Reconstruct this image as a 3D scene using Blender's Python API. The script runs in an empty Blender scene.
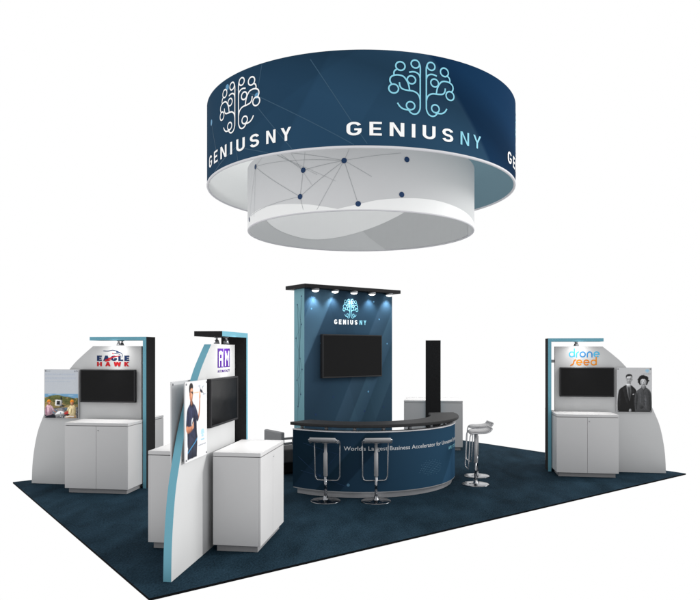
import bpy, bmesh, math, random
import numpy as np
from mathutils import Vector, Matrix
random.seed(7)
PI = math.pi
R = math.radians
sc = bpy.context.scene
COL = sc.collection

# ------------------------------------------------------------------ materials
def lin(c):
    return tuple(((v/255.0)/12.92 if v/255.0 <= 0.04045 else ((v/255.0+0.055)/1.055)**2.4) for v in c)

def new_mat(name):
    m = bpy.data.materials.new(name); m.use_nodes = True
    nt = m.node_tree
    return m, nt, nt.nodes['Principled BSDF']

RGB = {}
def mat(name, rgb, rough=0.5, spec=0.3, metal=0.0, var=0.05, scale=6.0, bump=0.0, bscale=200.0, emit=0.0, coat=0.0):
    """procedural material: base colour with a slight noise variation and optional fine bump"""
    m, nt, b = new_mat(name)
    RGB[m.name] = (rgb, var)
    c = lin(rgb)
    L = nt.links
    tc = nt.nodes.new('ShaderNodeTexCoord')
    nz = nt.nodes.new('ShaderNodeTexNoise'); nz.inputs['Scale'].default_value = scale; nz.inputs['Detail'].default_value = 5
    L.new(tc.outputs['Object'], nz.inputs['Vector'])
    cr = nt.nodes.new('ShaderNodeValToRGB')
    cr.color_ramp.elements[0].position = 0.3; cr.color_ramp.elements[1].position = 0.7
    cr.color_ramp.elements[0].color = tuple(v*(1-var) for v in c)+(1,)
    cr.color_ramp.elements[1].color = tuple(min(1, v*(1+var)) for v in c)+(1,)
    L.new(nz.outputs['Fac'], cr.inputs['Fac'])
    L.new(cr.outputs['Color'], b.inputs['Base Color'])
    mr = nt.nodes.new('ShaderNodeMapRange')
    mr.inputs['To Min'].default_value = max(0.02, rough-0.06); mr.inputs['To Max'].default_value = rough+0.06
    L.new(nz.outputs['Fac'], mr.inputs['Value']); L.new(mr.outputs['Result'], b.inputs['Roughness'])
    b.inputs['Specular IOR Level'].default_value = spec
    b.inputs['Metallic'].default_value = metal
    b.inputs['Coat Weight'].default_value = coat
    if bump > 0:
        n2 = nt.nodes.new('ShaderNodeTexNoise'); n2.inputs['Scale'].default_value = bscale; n2.inputs['Detail'].default_value = 3
        L.new(tc.outputs['Object'], n2.inputs['Vector'])
        bp = nt.nodes.new('ShaderNodeBump'); bp.inputs['Strength'].default_value = bump; bp.inputs['Distance'].default_value = 0.004
        L.new(n2.outputs['Fac'], bp.inputs['Height']); L.new(bp.outputs['Normal'], b.inputs['Normal'])
    if emit > 0:
        b.inputs['Emission Color'].default_value = c+(1,); b.inputs['Emission Strength'].default_value = emit
    return m

def printed(name, layers, rough=0.85, spec=0.015):
    """printed fabric: stack of diagonal colour bands in the surface's own UV (metres).
    layers: list of (kx, ky, [(pos, rgb)...]) ; first is the base, the next ones are (.., .., [(pos, factor)]) multipliers"""
    m, nt, b = new_mat(name); L = nt.links
    uv = nt.nodes.new('ShaderNodeUVMap')
    prev = None
    for i, (kx, ky, stops) in enumerate(layers):
        lo = min(s[0] for s in stops); hi = max(s[0] for s in stops)
        vm = nt.nodes.new('ShaderNodeVectorMath'); vm.operation = 'DOT_PRODUCT'
        vm.inputs[1].default_value = (kx, ky, 0)
        L.new(uv.outputs['UV'], vm.inputs[0])
        mr = nt.nodes.new('ShaderNodeMapRange'); mr.inputs['From Min'].default_value = lo; mr.inputs['From Max'].default_value = hi
        L.new(vm.outputs['Value'], mr.inputs['Value'])
        cr = nt.nodes.new('ShaderNodeValToRGB')
        els = cr.color_ramp.elements
        while len(els) < len(stops): els.new(0.5)
        for e, (p, c) in zip(els, sorted(stops, key=lambda s: s[0])):
            e.position = (p-lo)/(hi-lo)
        for e, (p, c) in zip(els, sorted(stops, key=lambda s: s[0])):
            e.color = (lin(c)+(1,)) if i == 0 else (c, c, c, 1)
        L.new(mr.outputs['Result'], cr.inputs['Fac'])
        if prev is None: prev = cr.outputs['Color']
        else:
            mx = nt.nodes.new('ShaderNodeMix'); mx.data_type = 'RGBA'; mx.blend_type = 'MULTIPLY'
            mx.inputs['Factor'].default_value = 1
            mx.clamp_result = False
            L.new(prev, mx.inputs['A']); L.new(cr.outputs['Color'], mx.inputs['B']); prev = mx.outputs['Result']
    L.new(prev, b.inputs['Base Color'])
    tc = nt.nodes.new('ShaderNodeTexCoord')
    nz = nt.nodes.new('ShaderNodeTexNoise'); nz.inputs['Scale'].default_value = 350; L.new(tc.outputs['Object'], nz.inputs['Vector'])
    bp = nt.nodes.new('ShaderNodeBump'); bp.inputs['Strength'].default_value = 0.08; bp.inputs['Distance'].default_value = 0.002
    L.new(nz.outputs['Fac'], bp.inputs['Height']); L.new(bp.outputs['Normal'], b.inputs['Normal'])
    b.inputs['Roughness'].default_value = rough; b.inputs['Specular IOR Level'].default_value = spec
    return m

M = {}
M['laminate'] = mat('white_laminate', (189,189,190), 0.42, 0.3, var=0.012, scale=3)
M['wing'] = mat('white_panel', (184,185,186), 0.5, 0.25, var=0.015, scale=2.5)
M['plinth'] = mat('grey_plinth', (140,140,142), 0.45, 0.3, var=0.03)
M['gap'] = mat('shadow_gap', (96,96,98), 0.8, 0.05)
M['lock'] = mat('steel_lock', (150,150,152), 0.3, 0.5, metal=0.8)
M['teal'] = mat('teal_laminate', (102,160,178), 0.5, 0.25, var=0.03, scale=3)
M['black'] = mat('black_fabric', (38,38,39), 0.8, 0.04, var=0.12, scale=40, bump=0.3, bscale=260)
M['canopy'] = mat('black_laminate', (30,30,32), 0.55, 0.12, var=0.08)
M['bezel'] = mat('tv_bezel', (38,38,40), 0.42, 0.2, var=0.05)
M['screen'] = mat('tv_screen', (15,15,16), 0.14, 0.12, var=0.04)
M['chrome'] = mat('chrome', (205,206,208), 0.12, 0.5, metal=1.0, var=0.02)
M['darkchrome'] = mat('dark_chrome', (142,144,148), 0.14, 0.5, metal=1.0, var=0.02)
M['brushed'] = mat('brushed_steel', (164,164,166), 0.38, 0.5, metal=0.3, var=0.05, scale=30)
M['silver'] = mat('silver_trim', (172,173,176), 0.35, 0.4, metal=0.3, var=0.04, scale=12)
M['tubing'] = mat('polished_tubing', (178,179,182), 0.2, 0.5, metal=0.75, var=0.03)
M['seat'] = mat('light_grey_leather', (150,150,152), 0.26, 0.5, var=0.03, bump=0.15, bscale=120)
M['top'] = mat('charcoal_top', (44,44,45), 0.55, 0.12, var=0.08, scale=30, bump=0.1)
M['lamp'] = mat('lamp_lens', (255,252,246), 0.5, 0.2, emit=4.0, var=0.0)
M['lampbody'] = mat('lamp_body', (120,122,126), 0.35, 0.4, metal=0.5)
M['board'] = mat('poster_board', (188,189,191), 0.45, 0.25, var=0.01)
M['chairgrey'] = mat('grey_upholstery', (150,151,153), 0.8, 0.1, var=0.06, scale=50, bump=0.2)
M['chairdark'] = mat('dark_grey_upholstery', (92,92,93), 0.8, 0.1, var=0.06, scale=50, bump=0.2)
M['chairblack'] = mat('black_lacquer', (24,24,25), 0.4, 0.2)
M['ink_white'] = mat('ink_white', (250,250,250), 0.5, 0.2, var=0.0)
M['ink_cyan'] = mat('ink_pale_cyan', (138,208,228), 0.5, 0.2, var=0.01)
M['ink_soft'] = mat('ink_soft_white', (206,210,214), 0.5, 0.2, var=0.0)
M['ink_navy'] = mat('ink_navy', (30,58,96), 0.5, 0.2, var=0.02)
M['ink_line'] = mat('ink_line_blue', (82,122,148), 0.5, 0.2, var=0.02)
M['ink_faint'] = mat('ink_faint_blue', (50,82,106), 0.5, 0.2, var=0.02)
M['ink_dot'] = mat('ink_dot_blue', (92,148,186), 0.5, 0.2, var=0.02)
M['ink_greyline'] = mat('ink_grey_line', (150,154,158), 0.5, 0.2, var=0.02)
M['ink_tealdark'] = mat('ink_dark_teal', (52,92,110), 0.5, 0.2, var=0.02)
M['wave'] = mat('ink_wave_white', (240,241,241), 0.55, 0.2, var=0.005)
M['red'] = mat('ink_red', (168,22,30), 0.5, 0.2, var=0.02)
M['enavy'] = mat('ink_deep_navy', (16,38,76), 0.5, 0.2, var=0.02)
M['purple'] = mat('ink_purple', (66,14,122), 0.5, 0.2, var=0.02)
M['orange'] = mat('ink_orange', (196,112,22), 0.5, 0.2, var=0.02)
M['orange2'] = mat('ink_amber', (206,128,28), 0.5, 0.2, var=0.02)
M['sky1'] = mat('ink_light_blue', (64,166,206), 0.5, 0.2, var=0.02)
M['sky2'] = mat('ink_mid_blue', (34,118,176), 0.5, 0.2, var=0.02)

# ------------------------------------------------------------------ mesh helpers
class MB:
    """collects geometry for ONE mesh object"""
    def __init__(self): self.bm = bmesh.new(); self.uv = None
    def box(self, x0, x1, y0, y1, z0, z1, bev=0.0, mi=0, seg=2, face_mats=None):
        b = bmesh.new()
        bmesh.ops.create_cube(b, size=1)
        for v in b.verts:
            v.co = Vector(((x0+x1)/2+v.co.x*(x1-x0), (y0+y1)/2+v.co.y*(y1-y0), (z0+z1)/2+v.co.z*(z1-z0)))
        for f in b.faces:
            f.material_index = mi
            if face_mats:
                n = f.normal; f.normal_update(); n = f.normal
                ax = max(range(3), key=lambda i: abs(n[i])); key = ('-' if n[ax] < 0 else '+')+'xyz'[ax]
                f.material_index = face_mats.get(key, face_mats.get('xyz'[ax], mi))
        if bev > 0:
            bmesh.ops.bevel(b, geom=list(b.edges), offset=bev, segments=seg, profile=0.5, affect='EDGES')
        self._merge(b)
    def _merge(self, b):
        me = bpy.data.meshes.new('tmp'); b.to_mesh(me); b.free(); self.bm.from_mesh(me); bpy.data.meshes.remove(me)
    def tube(self, pts, r, n=12, closed=False, mi=0, radii=None):
        pts = [Vector(p) for p in pts]
        rings = []
        N = len(pts)
        up = None
        for i, p in enumerate(pts):
            if closed: t = (pts[(i+1) % N]-pts[i-1]).normalized()
            else: t = (pts[min(i+1, N-1)]-pts[max(i-1, 0)]).normalized()
            if up is None:
                up = Vector((0,0,1)) if abs(t.z) < 0.9 else Vector((1,0,0))
            a = t.cross(up)
            if a.length < 1e-4: a = t.cross(Vector((0,1,0)))
            a.normalize(); bb = a.cross(t).normalized(); up = bb
            rr = radii[i] if radii else r
            rings.append([self.bm.verts.new(p+a*rr*math.cos(2*PI*k/n)+bb*rr*math.sin(2*PI*k/n)) for k in range(n)])
        last = N if closed else N-1
        for i in range(last):
            A, B = rings[i], rings[(i+1) % N]
            for k in range(n):
                f = self.bm.faces.new((A[k], A[(k+1) % n], B[(k+1) % n], B[k])); f.smooth = True; f.material_index = mi
        if not closed:
            for rg in (rings[0], rings[-1]):
                f = self.bm.faces.new(rg); f.material_index = mi
    def lathe(self, prof, n=40, mi=0, c=(0,0,0), axis='z', smooth=True):
        """prof: list of (r, z); open profile, capped when r==0"""
        def P(r, z, a):
            if axis == 'z': return Vector((c[0]+r*math.cos(a), c[1]+r*math.sin(a), c[2]+z))
            if axis == 'y': return Vector((c[0]+r*math.cos(a), c[1]+z, c[2]+r*math.sin(a)))
            return Vector((c[0]+z, c[1]+r*math.cos(a), c[2]+r*math.sin(a)))
        rings = []
        for r, z in prof:
            if r < 1e-6: rings.append([self.bm.verts.new(P(0, z, 0))])
            else: rings.append([self.bm.verts.new(P(r, z, 2*PI*k/n)) for k in range(n)])
        for A, B in zip(rings, rings[1:]):
            for k in range(n):
                k2 = (k+1) % n
                if len(A) == 1 and len(B) == 1: continue
                if len(A) == 1: f = self.bm.faces.new((A[0], B[k], B[k2]))
                elif len(B) == 1: f = self.bm.faces.new((A[k], B[0], A[k2]))
                else: f = self.bm.faces.new((A[k], B[k], B[k2], A[k2]))
                f.smooth = smooth; f.material_index = mi
    def prism(self, outline, y0, y1, mi_side=0, mi_face=0, side_mats=None, bev=0.0):
        """outline in (x, z), extruded along y"""
        A = [self.bm.verts.new((x, y0, z)) for x, z in outline]; B = [self.bm.verts.new((x, y1, z)) for x, z in outline]
        f1 = self.bm.faces.new(A); f2 = self.bm.faces.new(list(reversed(B)))
        f1.material_index = f2.material_index = mi_face
        n = len(outline)
        for i in range(n):
            j = (i+1) % n
            f = self.bm.faces.new((A[j], A[i], B[i], B[j])); f.material_index = side_mats[i] if side_mats else mi_side
    def strip(self, P00, P, mi=0, smooth=True):
        pass
    def quad_grid(self, fn, us, vs, mi=0, smooth=True, uvf=None):
        g = [[self.bm.verts.new(fn(u, v)) for v in vs] for u in us]
        if uvf and self.uv is None: self.uv = self.bm.loops.layers.uv.verify()
        for i in range(len(us)-1):
            for j in range(len(vs)-1):
                f = self.bm.faces.new((g[i][j], g[i+1][j], g[i+1][j+1], g[i][j+1])); f.smooth = smooth; f.material_index = mi
                if uvf:
                    for l, (a, b) in zip(f.loops, ((i,j),(i+1,j),(i+1,j+1),(i,j+1))): l[self.uv].uv = uvf(us[a], vs[b])
    def build(self, name, mats, parent=None, normals=True):
        if normals: bmesh.ops.recalc_face_normals(self.bm, faces=self.bm.faces)
        me = bpy.data.meshes.new(name); self.bm.to_mesh(me); self.bm.free()
        for m in (mats if isinstance(mats, (list, tuple)) else [mats]): me.materials.append(m)
        o = bpy.data.objects.new(name, me); COL.objects.link(o)
        if parent: o.parent = parent
        return o

def tag(o, label=None, cat=None, group=None, kind=None):
    if label: o['label'] = label
    if cat: o['category'] = cat
    if group: o['group'] = group
    if kind: o['kind'] = kind
    return o
def thing(name, label, cat, loc=(0,0,0), rz=0.0, group=None):
    o = bpy.data.objects.new(name, None); COL.objects.link(o); o.empty_display_size = 0.2
    o.location = loc; o.rotation_euler = (0,0,rz)
    return tag(o, label, cat, group)
def copy_tree(o, parent=None):
    c = o.copy(); COL.objects.link(c)
    if parent: c.parent = parent
    for ch in list(o.children): copy_tree(ch, c)
    return c

# ---------------------------------------------------------- flat / wrapped artwork
def catmull(pts, closed=False, n=8):
    out = []; N = len(pts)
    rng = range(N) if closed else range(N-1)
    for i in rng:
        if closed: p0, p1, p2, p3 = pts[i-1], pts[i], pts[(i+1) % N], pts[(i+2) % N]
        else: p0, p1, p2, p3 = pts[max(i-1,0)], pts[i], pts[i+1], pts[min(i+2,N-1)]
        for k in range(n):
            t = k/n
            out.append(tuple(0.5*((2*p1[d])+(-p0[d]+p2[d])*t+(2*p0[d]-5*p1[d]+4*p2[d]-p3[d])*t*t+(-p0[d]+3*p1[d]-3*p2[d]+p3[d])*t**3) for d in (0,1)))
    if not closed: out.append(tuple(pts[-1]))
    return out

class Art:
    """2-D printed artwork: polygons with a material each, mapped onto a real surface"""
    def __init__(self): self.items = []; self.mats = []; self.layer = 0
    def mi(self, m):
        if m not in self.mats: self.mats.append(m)
        return self.mats.index(m)
    def poly(self, pts, m, layer=None): self.items.append(([tuple(p) for p in pts], [tuple(range(len(pts)))], self.mi(m), self.layer if layer is None else layer))
    def mesh(self, vs, fs, m, layer=None): self.items.append((vs, fs, self.mi(m), self.layer if layer is None else layer))
    def smooth(self, pts, m, layer=None, n=5): self.poly(catmull(pts, True, n), m, layer)
    def rect(self, x0, y0, x1, y1, m, layer=None): self.poly([(x0,y0),(x1,y0),(x1,y1),(x0,y1)], m, layer)
    def disc(self, cx, cy, r, m, layer=None, ry=None, n=20):
        self.poly([(cx+r*math.cos(2*PI*k/n), cy+(ry or r)*math.sin(2*PI*k/n)) for k in range(n)], m, layer)
    def stroke(self, pts, w, m, layer=None, closed=False, wend=None, caps=True):
        N = len(pts); vs = []; fs = []
        for i, p in enumerate(pts):
            if closed: a, b = pts[i-1], pts[(i+1) % N]
            else: a, b = pts[max(i-1,0)], pts[min(i+1,N-1)]
            dx, dy = b[0]-a[0], b[1]-a[1]; l = math.hypot(dx, dy) or 1
            ww = w if wend is None else w+(wend-w)*i/(N-1)
            nx, ny = -dy/l*ww/2, dx/l*ww/2
            vs += [(p[0]+nx, p[1]+ny), (p[0]-nx, p[1]-ny)]
        for i in range(N if closed else N-1):
            j = (i+1) % N
            fs.append((2*i, 2*i+1, 2*j+1, 2*j))
        self.mesh(vs, fs, m, layer)
    def line(self, a, b, w, m, layer=None, n=1):
        self.stroke([(a[0]+(b[0]-a[0])*k/n, a[1]+(b[1]-a[1])*k/n) for k in range(n+1)], w, m, layer)
    def ring(self, cx, cy, r, w, m, layer=None, ry=None, a0=0, a1=360, n=28):
        full = abs(a1-a0) >= 360
        pts = [(cx+r*math.cos(R(a0+(a1-a0)*k/n)), cy+(ry or r)*math.sin(R(a0+(a1-a0)*k/n))) for k in range(n if full else n+1)]
        self.stroke(pts, w, m, layer, closed=full)
    def text(self, s, x, y, cap, m, width=None, bold=0.0, spacing=1.0, align='L', layer=None, shear=0.0):
        """text with its baseline at y and capital height cap; optional exact width"""
        cu = bpy.data.curves.new('lettering', 'FONT'); cu.body = s; cu.size = 1.0; cu.offset = bold; cu.space_character = spacing; cu.shear = shear
        cu.resolution_u = 4
        o = bpy.data.objects.new('lettering', cu); COL.objects.link(o)
        dg = bpy.context.evaluated_depsgraph_get(); me = bpy.data.meshes.new_from_object(o.evaluated_get(dg))
        vs = [(v.co.x, v.co.y) for v in me.vertices]; fs = [tuple(p.vertices) for p in me.polygons]
        bpy.data.objects.remove(o); bpy.data.curves.remove(cu); bpy.data.meshes.remove(me)
        x0 = min(v[0] for v in vs); x1 = max(v[0] for v in vs)
        k = cap/(0.729+bold)
        kx = k if width is None else width/(x1-x0)
        W = (x1-x0)*kx
        ox = x if align == 'L' else (x-W/2 if align == 'C' else x-W)
        self.mesh([((v[0]-x0)*kx+ox, v[1]*k+y) for v in vs], fs, m, layer)
        return W
    def build(self, name, fn, parent=None, base=0.003, step=0.0007):
        """fn(x, y, out) -> 3-D point"""
        bm = bmesh.new()
        for vs, fs, mi, ly in self.items:
            bv = [bm.verts.new(fn(v[0], v[1], base+ly*step)) for v in vs]
            for f in fs:
                try: ff = bm.faces.new([bv[i] for i in f])
                except ValueError: continue
                ff.material_index = mi
        bmesh.ops.triangulate(bm, faces=[f for f in bm.faces if len(f.verts) > 4])
        # every face must look outwards
        e = 1e-3
        for f in bm.faces: f.normal_update()
        o0 = fn(0, 0, 0); out = (fn(0,0,1)-o0)
        me = bpy.data.meshes.new(name); bm.to_mesh(me); bm.free()
        for m in self.mats: me.materials.append(m)
        o = bpy.data.objects.new(name, me); COL.objects.link(o)
        if parent: o.parent = parent
        return o

def plane_map(o, rx, up, nrm):
    o, rx, up, nrm = map(Vector, (o, rx, up, nrm))
    return lambda x, y, d: o+rx*x+up*y+nrm*d
def cyl_out(rad, phi0=0.0, h0=0.0):
    """outside of a cylinder round the local origin; x runs to the right as seen from -Y"""
    def f(x, y, d):
        a = phi0+x/rad
        return Vector(((rad+d)*math.sin(a), -(rad+d)*math.cos(a), h0+y))
    return f
def cyl_in(rad, th0=0.0, h0=0.0):
    """inside of the far wall; x runs to the right as seen from -Y"""
    def f(x, y, d):
        a = th0+x/rad
        return Vector(((rad-d)*math.sin(a), (rad-d)*math.cos(a), h0+y))
    return f

def brain(A, cx, cy, w, h, m, sw, layer=None):
    """circuit-tree emblem, drawn with strokes; (cx, cy) is its centre"""
    kx = w/392.0; ky = h/356.0
    for s in (-1, 1):
        T = lambda p: (cx+s*(267-p[0])*kx*-1*(-1) if False else cx+s*(267-p[0])*kx, cy+(222-p[1])*ky)
        def st(pts, n=8): A.stroke([T(p) for p in catmull(pts, False, n)], sw, m, layer)
        def ci(x, y, r): 
            c = T((x, y)); A.ring(c[0], c[1], r*kx, sw, m, layer, ry=r*ky)
        ci(218, 70, 25); ci(130, 92, 27); ci(91, 236, 28); ci(195, 172, 25); ci(190, 335, 25)
        st([(240,58),(248,85),(248,150),(248,250),(248,320),(246,352),(232,378),(210,386),(190,378),(176,360)])
        st([(207,354),(185,362),(150,360),(128,346),(113,323)])
        st([(112,112),(98,122),(92,138),(95,153)])
        st([(82,212),(70,190),(74,166),(95,152),(122,149),(148,156),(166,178),(178,205),(184,238)])
        st([(124,194),(128,218),(142,234),(170,240),(205,242),(228,252),(242,270),(248,295)])
        st([(181,126),(205,120),(228,124),(243,138),(248,158)])

def block(A, word, x, y, cap, m, width, t=0.2, gap=0.36, layer=0):
    """geometric sans capitals drawn with strokes; cap = capital height, t = stroke as a share of it, gap = letter spacing"""
    Wd = {'G':.68,'E':.56,'N':.68,'I':t,'U':.66,'S':.62,'Y':.70,'A':.74,'L':.54,'H':.68,'W':.98,'K':.68,'M':.84}
    tot = sum(Wd[c] for c in word)+gap*(len(word)-1)
    kx = width/tot; cx = x; h = t/2
    def arc(px, py, r, a0, a1, n=6): return [(px+r*math.cos(R(a0+(a1-a0)*k/n)), py+r*math.sin(R(a0+(a1-a0)*k/n))) for k in range(n+1)]
    for c in word:
        w = Wd[c]; ly = [layer]
        T = lambda p: (cx+p[0]*kx, y+p[1]*cap)
        def st(pts, closed=False):
            N = len(pts); vs = []
            for i, p in enumerate(pts):
                a, b_ = pts[max(i-1,0)], pts[min(i+1,N-1)]
                dx, dy = b_[0]-a[0], b_[1]-a[1]; l = math.hypot(dx, dy); nx, ny = -dy/l*h, dx/l*h
                vs += [T((p[0]+nx, p[1]+ny)), T((p[0]-nx, p[1]-ny))]
            A.mesh(vs, [(2*i,2*i+1,2*i+3,2*i+2) for i in range(N-1)], m, ly[0]); ly[0] += 1
        def pg(pts): A.poly([T(p) for p in pts], m, ly[0]); ly[0] += 1
        def bar(x0, y0, x1, y1): pg([(x0,y0),(x1,y0),(x1,y1),(x0,y1)])
        def slant(x0, x1, y0, y1, ww): pg([(x0,y0),(x0+ww,y0),(x1+ww,y1),(x1,y1)])
        r = min(0.27, w/2-h)
        if c == 'I': bar(0,0,t,1)
        elif c == 'E': bar(0,0,t,1); bar(t,0,w,t*.92); bar(t,1-t*.92,w,1); bar(t,.5-t*.45,w*.92,.5+t*.45)
        elif c == 'L': bar(0,0,t,1); bar(t,0,w,t*.92)
        elif c == 'H': bar(0,0,t,1); bar(w-t,0,w,1); bar(t,.5-t*.45,w-t,.5+t*.45)
        elif c == 'N': bar(0,0,t,1); bar(w-t,0,w,1); pg([(t*.2,1),(t*1.1,1),(w-t*.2,0),(w-t*1.1,0)])
        elif c == 'M': bar(0,0,t,1); bar(w-t,0,w,1); pg([(t*.2,1),(t*1.1,1),(w/2+t*.4,.2),(w/2-t*.4,.2)]); pg([(w-t*.2,1),(w-t*1.1,1),(w/2-t*.4,.2),(w/2+t*.4,.2)])
        elif c == 'U': st([(h,1)]+arc(h+r, h+r, r, 180, 270)+arc(w-h-r, h+r, r, 270, 360)+[(w-h,1)])
        elif c == 'G': st(arc(w-h-r, 1-h-r, r, 20, 90)+arc(h+r, 1-h-r, r, 90, 180)+arc(h+r, h+r, r, 180, 270)+arc(w-h-r, h+r, r, 270, 360)+[(w-h,.52)]); bar(w*.52, .52-t*.85, w, .52)
        elif c == 'S':
            q = (1-2*h)/4
            st(arc(w-h-q, 1-h-q, q, 15, 90)+arc(h+q, 1-h-q, q, 90, 270)+arc(w-h-q, h+q, q, 90, -90)+arc(h+q, h+q, q, 270, 195))
        elif c == 'Y': bar(w/2-h,0,w/2+h,.45); pg([(0,1),(t*1.12,1),(w/2+h,.42),(w/2-h,.42)]); pg([(w,1),(w-t*1.12,1),(w/2-h,.42),(w/2+h,.42)])
        elif c == 'A': slant(0,w/2-t*.55,0,1,t*1.1); slant(w-t*1.1,w/2-t*.55,0,1,t*1.1); bar(w*.26,.22,w*.74,.22+t*.8)
        elif c == 'W':
            for a, b_ in ((w*.25,0),(w*.25,w*.5),(w*.75,w*.5),(w*.75,w)): slant(a-t*.5, min(max(b_-t*.5,0),w-t), 0, 1, t)
        elif c == 'K': bar(0,0,t,1); pg([(t*.8,.36),(t*.8,.62),(w-t*1.25,1),(w,1)]); pg([(w*.32,.56),(w*.52,.66),(w,0),(w-t*1.2,0)])
        cx += (w+gap)*kx

# ------------------------------------------------------------------ frame of the booth
CTR = Vector((0.175, 10.68, 0.0))
D1 = Vector((0.8, 0.6, 0)); D2 = Vector((-0.6, 0.8, 0))
CARPET = [Vector((-1.687,5.484,0)), Vector((5.685,11.033,0)), Vector((2.036,15.87,0)), Vector((-5.336,10.32,0))]

# carpet -------------------------------------------------------------------
cm, nt, b = new_mat('blue_carpet'); L = nt.links
tc = nt.nodes.new('ShaderNodeTexCoord')
n1 = nt.nodes.new('ShaderNodeTexNoise'); n1.inputs['Scale'].default_value = 55; n1.inputs['Detail'].default_value = 6; n1.inputs['Roughness'].default_value = 0.7
n2 = nt.nodes.new('ShaderNodeTexNoise'); n2.inputs['Scale'].default_value = 3.0; n2.inputs['Detail'].default_value = 6
n3 = nt.nodes.new('ShaderNodeTexNoise'); n3.inputs['Scale'].default_value = 420; n3.inputs['Detail'].default_value = 2
mp = nt.nodes.new('ShaderNodeMapping'); mp.inputs['Rotation'].default_value = (0,0,R(-37)); mp.inputs['Scale'].default_value = (1.0, 0.45, 1)
L.new(tc.outputs['Object'], mp.inputs['Vector'])
for n in (n1, n2, n3): L.new(mp.outputs['Vector'], n.inputs['Vector'])
ma = nt.nodes.new('ShaderNodeMath'); ma.operation = 'MULTIPLY_ADD'; ma.inputs[1].default_value = 0.55
L.new(n1.outputs['Fac'], ma.inputs[0])
mb = nt.nodes.new('ShaderNodeMath'); mb.operation = 'MULTIPLY_ADD'; mb.inputs[1].default_value = 0.38
L.new(n2.outputs['Fac'], mb.inputs[0])
mc = nt.nodes.new('ShaderNodeMath'); mc.operation = 'MULTIPLY'; mc.inputs[1].default_value = 0.2
L.new(n3.outputs['Fac'], mc.inputs[0]); L.new(mc.outputs[0], mb.inputs[2]); L.new(mb.outputs[0], ma.inputs[2])
cr = nt.nodes.new('ShaderNodeValToRGB'); cr.color_ramp.elements[0].position = 0.44; cr.color_ramp.elements[1].position = 0.70
cr.color_ramp.elements[0].color = lin((14,29,38))+(1,); cr.color_ramp.elements[1].color = lin((37,58,72))+(1,)
L.new(ma.outputs[0], cr.inputs['Fac']); L.new(cr.outputs['Color'], b.inputs['Base Color'])
bp = nt.nodes.new('ShaderNodeBump'); bp.inputs['Strength'].default_value = 0.5; bp.inputs['Distance'].default_value = 0.01
L.new(n1.outputs['Fac'], bp.inputs['Height']); L.new(bp.outputs['Normal'], b.inputs['Normal'])
b.inputs['Roughness'].default_value = 0.95; b.inputs['Specular IOR Level'].default_value = 0.03
M['carpet'] = cm
M['carpet_edge'] = mat('carpet_binding', (12,14,16), 0.9, 0.03)
mbd = MB()
top = [mbd.bm.verts.new(p) for p in CARPET]; bot = [mbd.bm.verts.new(p-Vector((0,0,0.022))) for p in CARPET]
mbd.bm.faces.new(top); mbd.bm.faces.new(bot[::-1])
for i in range(4):
    f = mbd.bm.faces.new((top[i], bot[i], bot[(i+1) % 4], top[(i+1) % 4])); f.material_index = 1
o = mbd.build('carpet', [M['carpet'], M['carpet_edge']]); tag(o, kind='structure')

# ------------------------------------------------------------------ hanging ring sign
def lsp(a, b, n): return [a+(b-a)*k/n for k in range(n+1)]
def shell(mb_, r0, r1, z0, z1, a0, a1, n, mo=0, mi_=0, mt=0, mbot=0, ends=None, bev=0.0):
    """curved wall from radius r0 (inner) to r1 (outer); a measured from -Y to the right"""
    A = lsp(a0, a1, n)
    P = lambda r, a, z: Vector((r*math.sin(a), -r*math.cos(a), z))
    mb_.quad_grid(lambda a, z: P(r1, a, z), A, lsp(z0+bev, z1-bev, 6), mo, True, lambda a, z: (a*r1, z))
    mb_.quad_grid(lambda a, z: P(r0, a, z), A, lsp(z0+bev, z1-bev, 2), mi_, True, lambda a, z: (a*r0, z))
    if bev > 0:
        for (ra, za, rb, zb) in ((r1, z1-bev, r1-bev, z1), (r1, z0+bev, r1-bev, z0), (r0, z1-bev, r0+bev, z1), (r0, z0+bev, r0+bev, z0)):
            mb_.quad_grid(lambda a, t: P(ra+(rb-ra)*t, a, za+(zb-za)*t), A, [0, 1], mt if zb > (z0+z1)/2 else mbot, True, lambda a, t: (a, za))
    mb_.quad_grid(lambda a, r: P(r, a, z1), A, [r0+bev, r1-bev], mt, False, lambda a, r: (a*r, z1))
    mb_.quad_grid(lambda a, r: P(r, a, z0), A, [r0+bev, r1-bev], mbot, False, lambda a, r: (a*r, z0))
    if ends is not None:
        for a in (a0, a1):
            mb_.quad_grid(lambda r, z: P(r, a, z), [r0, r1], [z0, z1], ends, False, lambda r, z: (a*r, z))

RO, RI = 2.46, 1.83
ring_blue = printed('ring_print', [
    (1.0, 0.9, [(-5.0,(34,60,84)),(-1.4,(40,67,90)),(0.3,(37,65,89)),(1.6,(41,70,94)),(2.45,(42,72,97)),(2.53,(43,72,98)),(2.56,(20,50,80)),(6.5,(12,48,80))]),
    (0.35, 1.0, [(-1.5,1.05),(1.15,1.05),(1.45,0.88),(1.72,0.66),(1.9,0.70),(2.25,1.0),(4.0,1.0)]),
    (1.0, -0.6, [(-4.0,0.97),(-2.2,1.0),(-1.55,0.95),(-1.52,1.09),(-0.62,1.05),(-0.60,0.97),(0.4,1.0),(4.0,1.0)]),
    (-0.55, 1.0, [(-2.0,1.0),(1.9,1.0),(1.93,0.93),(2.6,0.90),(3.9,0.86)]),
])
ring_inside = printed('ring_lining', [(1.0, 0.0, [(-7.8,(216,218,218)),(-5.2,(220,222,222)),(-0.1,(220,222,222)),(0.2,(220,222,222)),(3.0,(120,148,160)),(5.6,(110,138,150)),(6.0,(118,146,158)),(7.7,(220,222,222))])])
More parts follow.
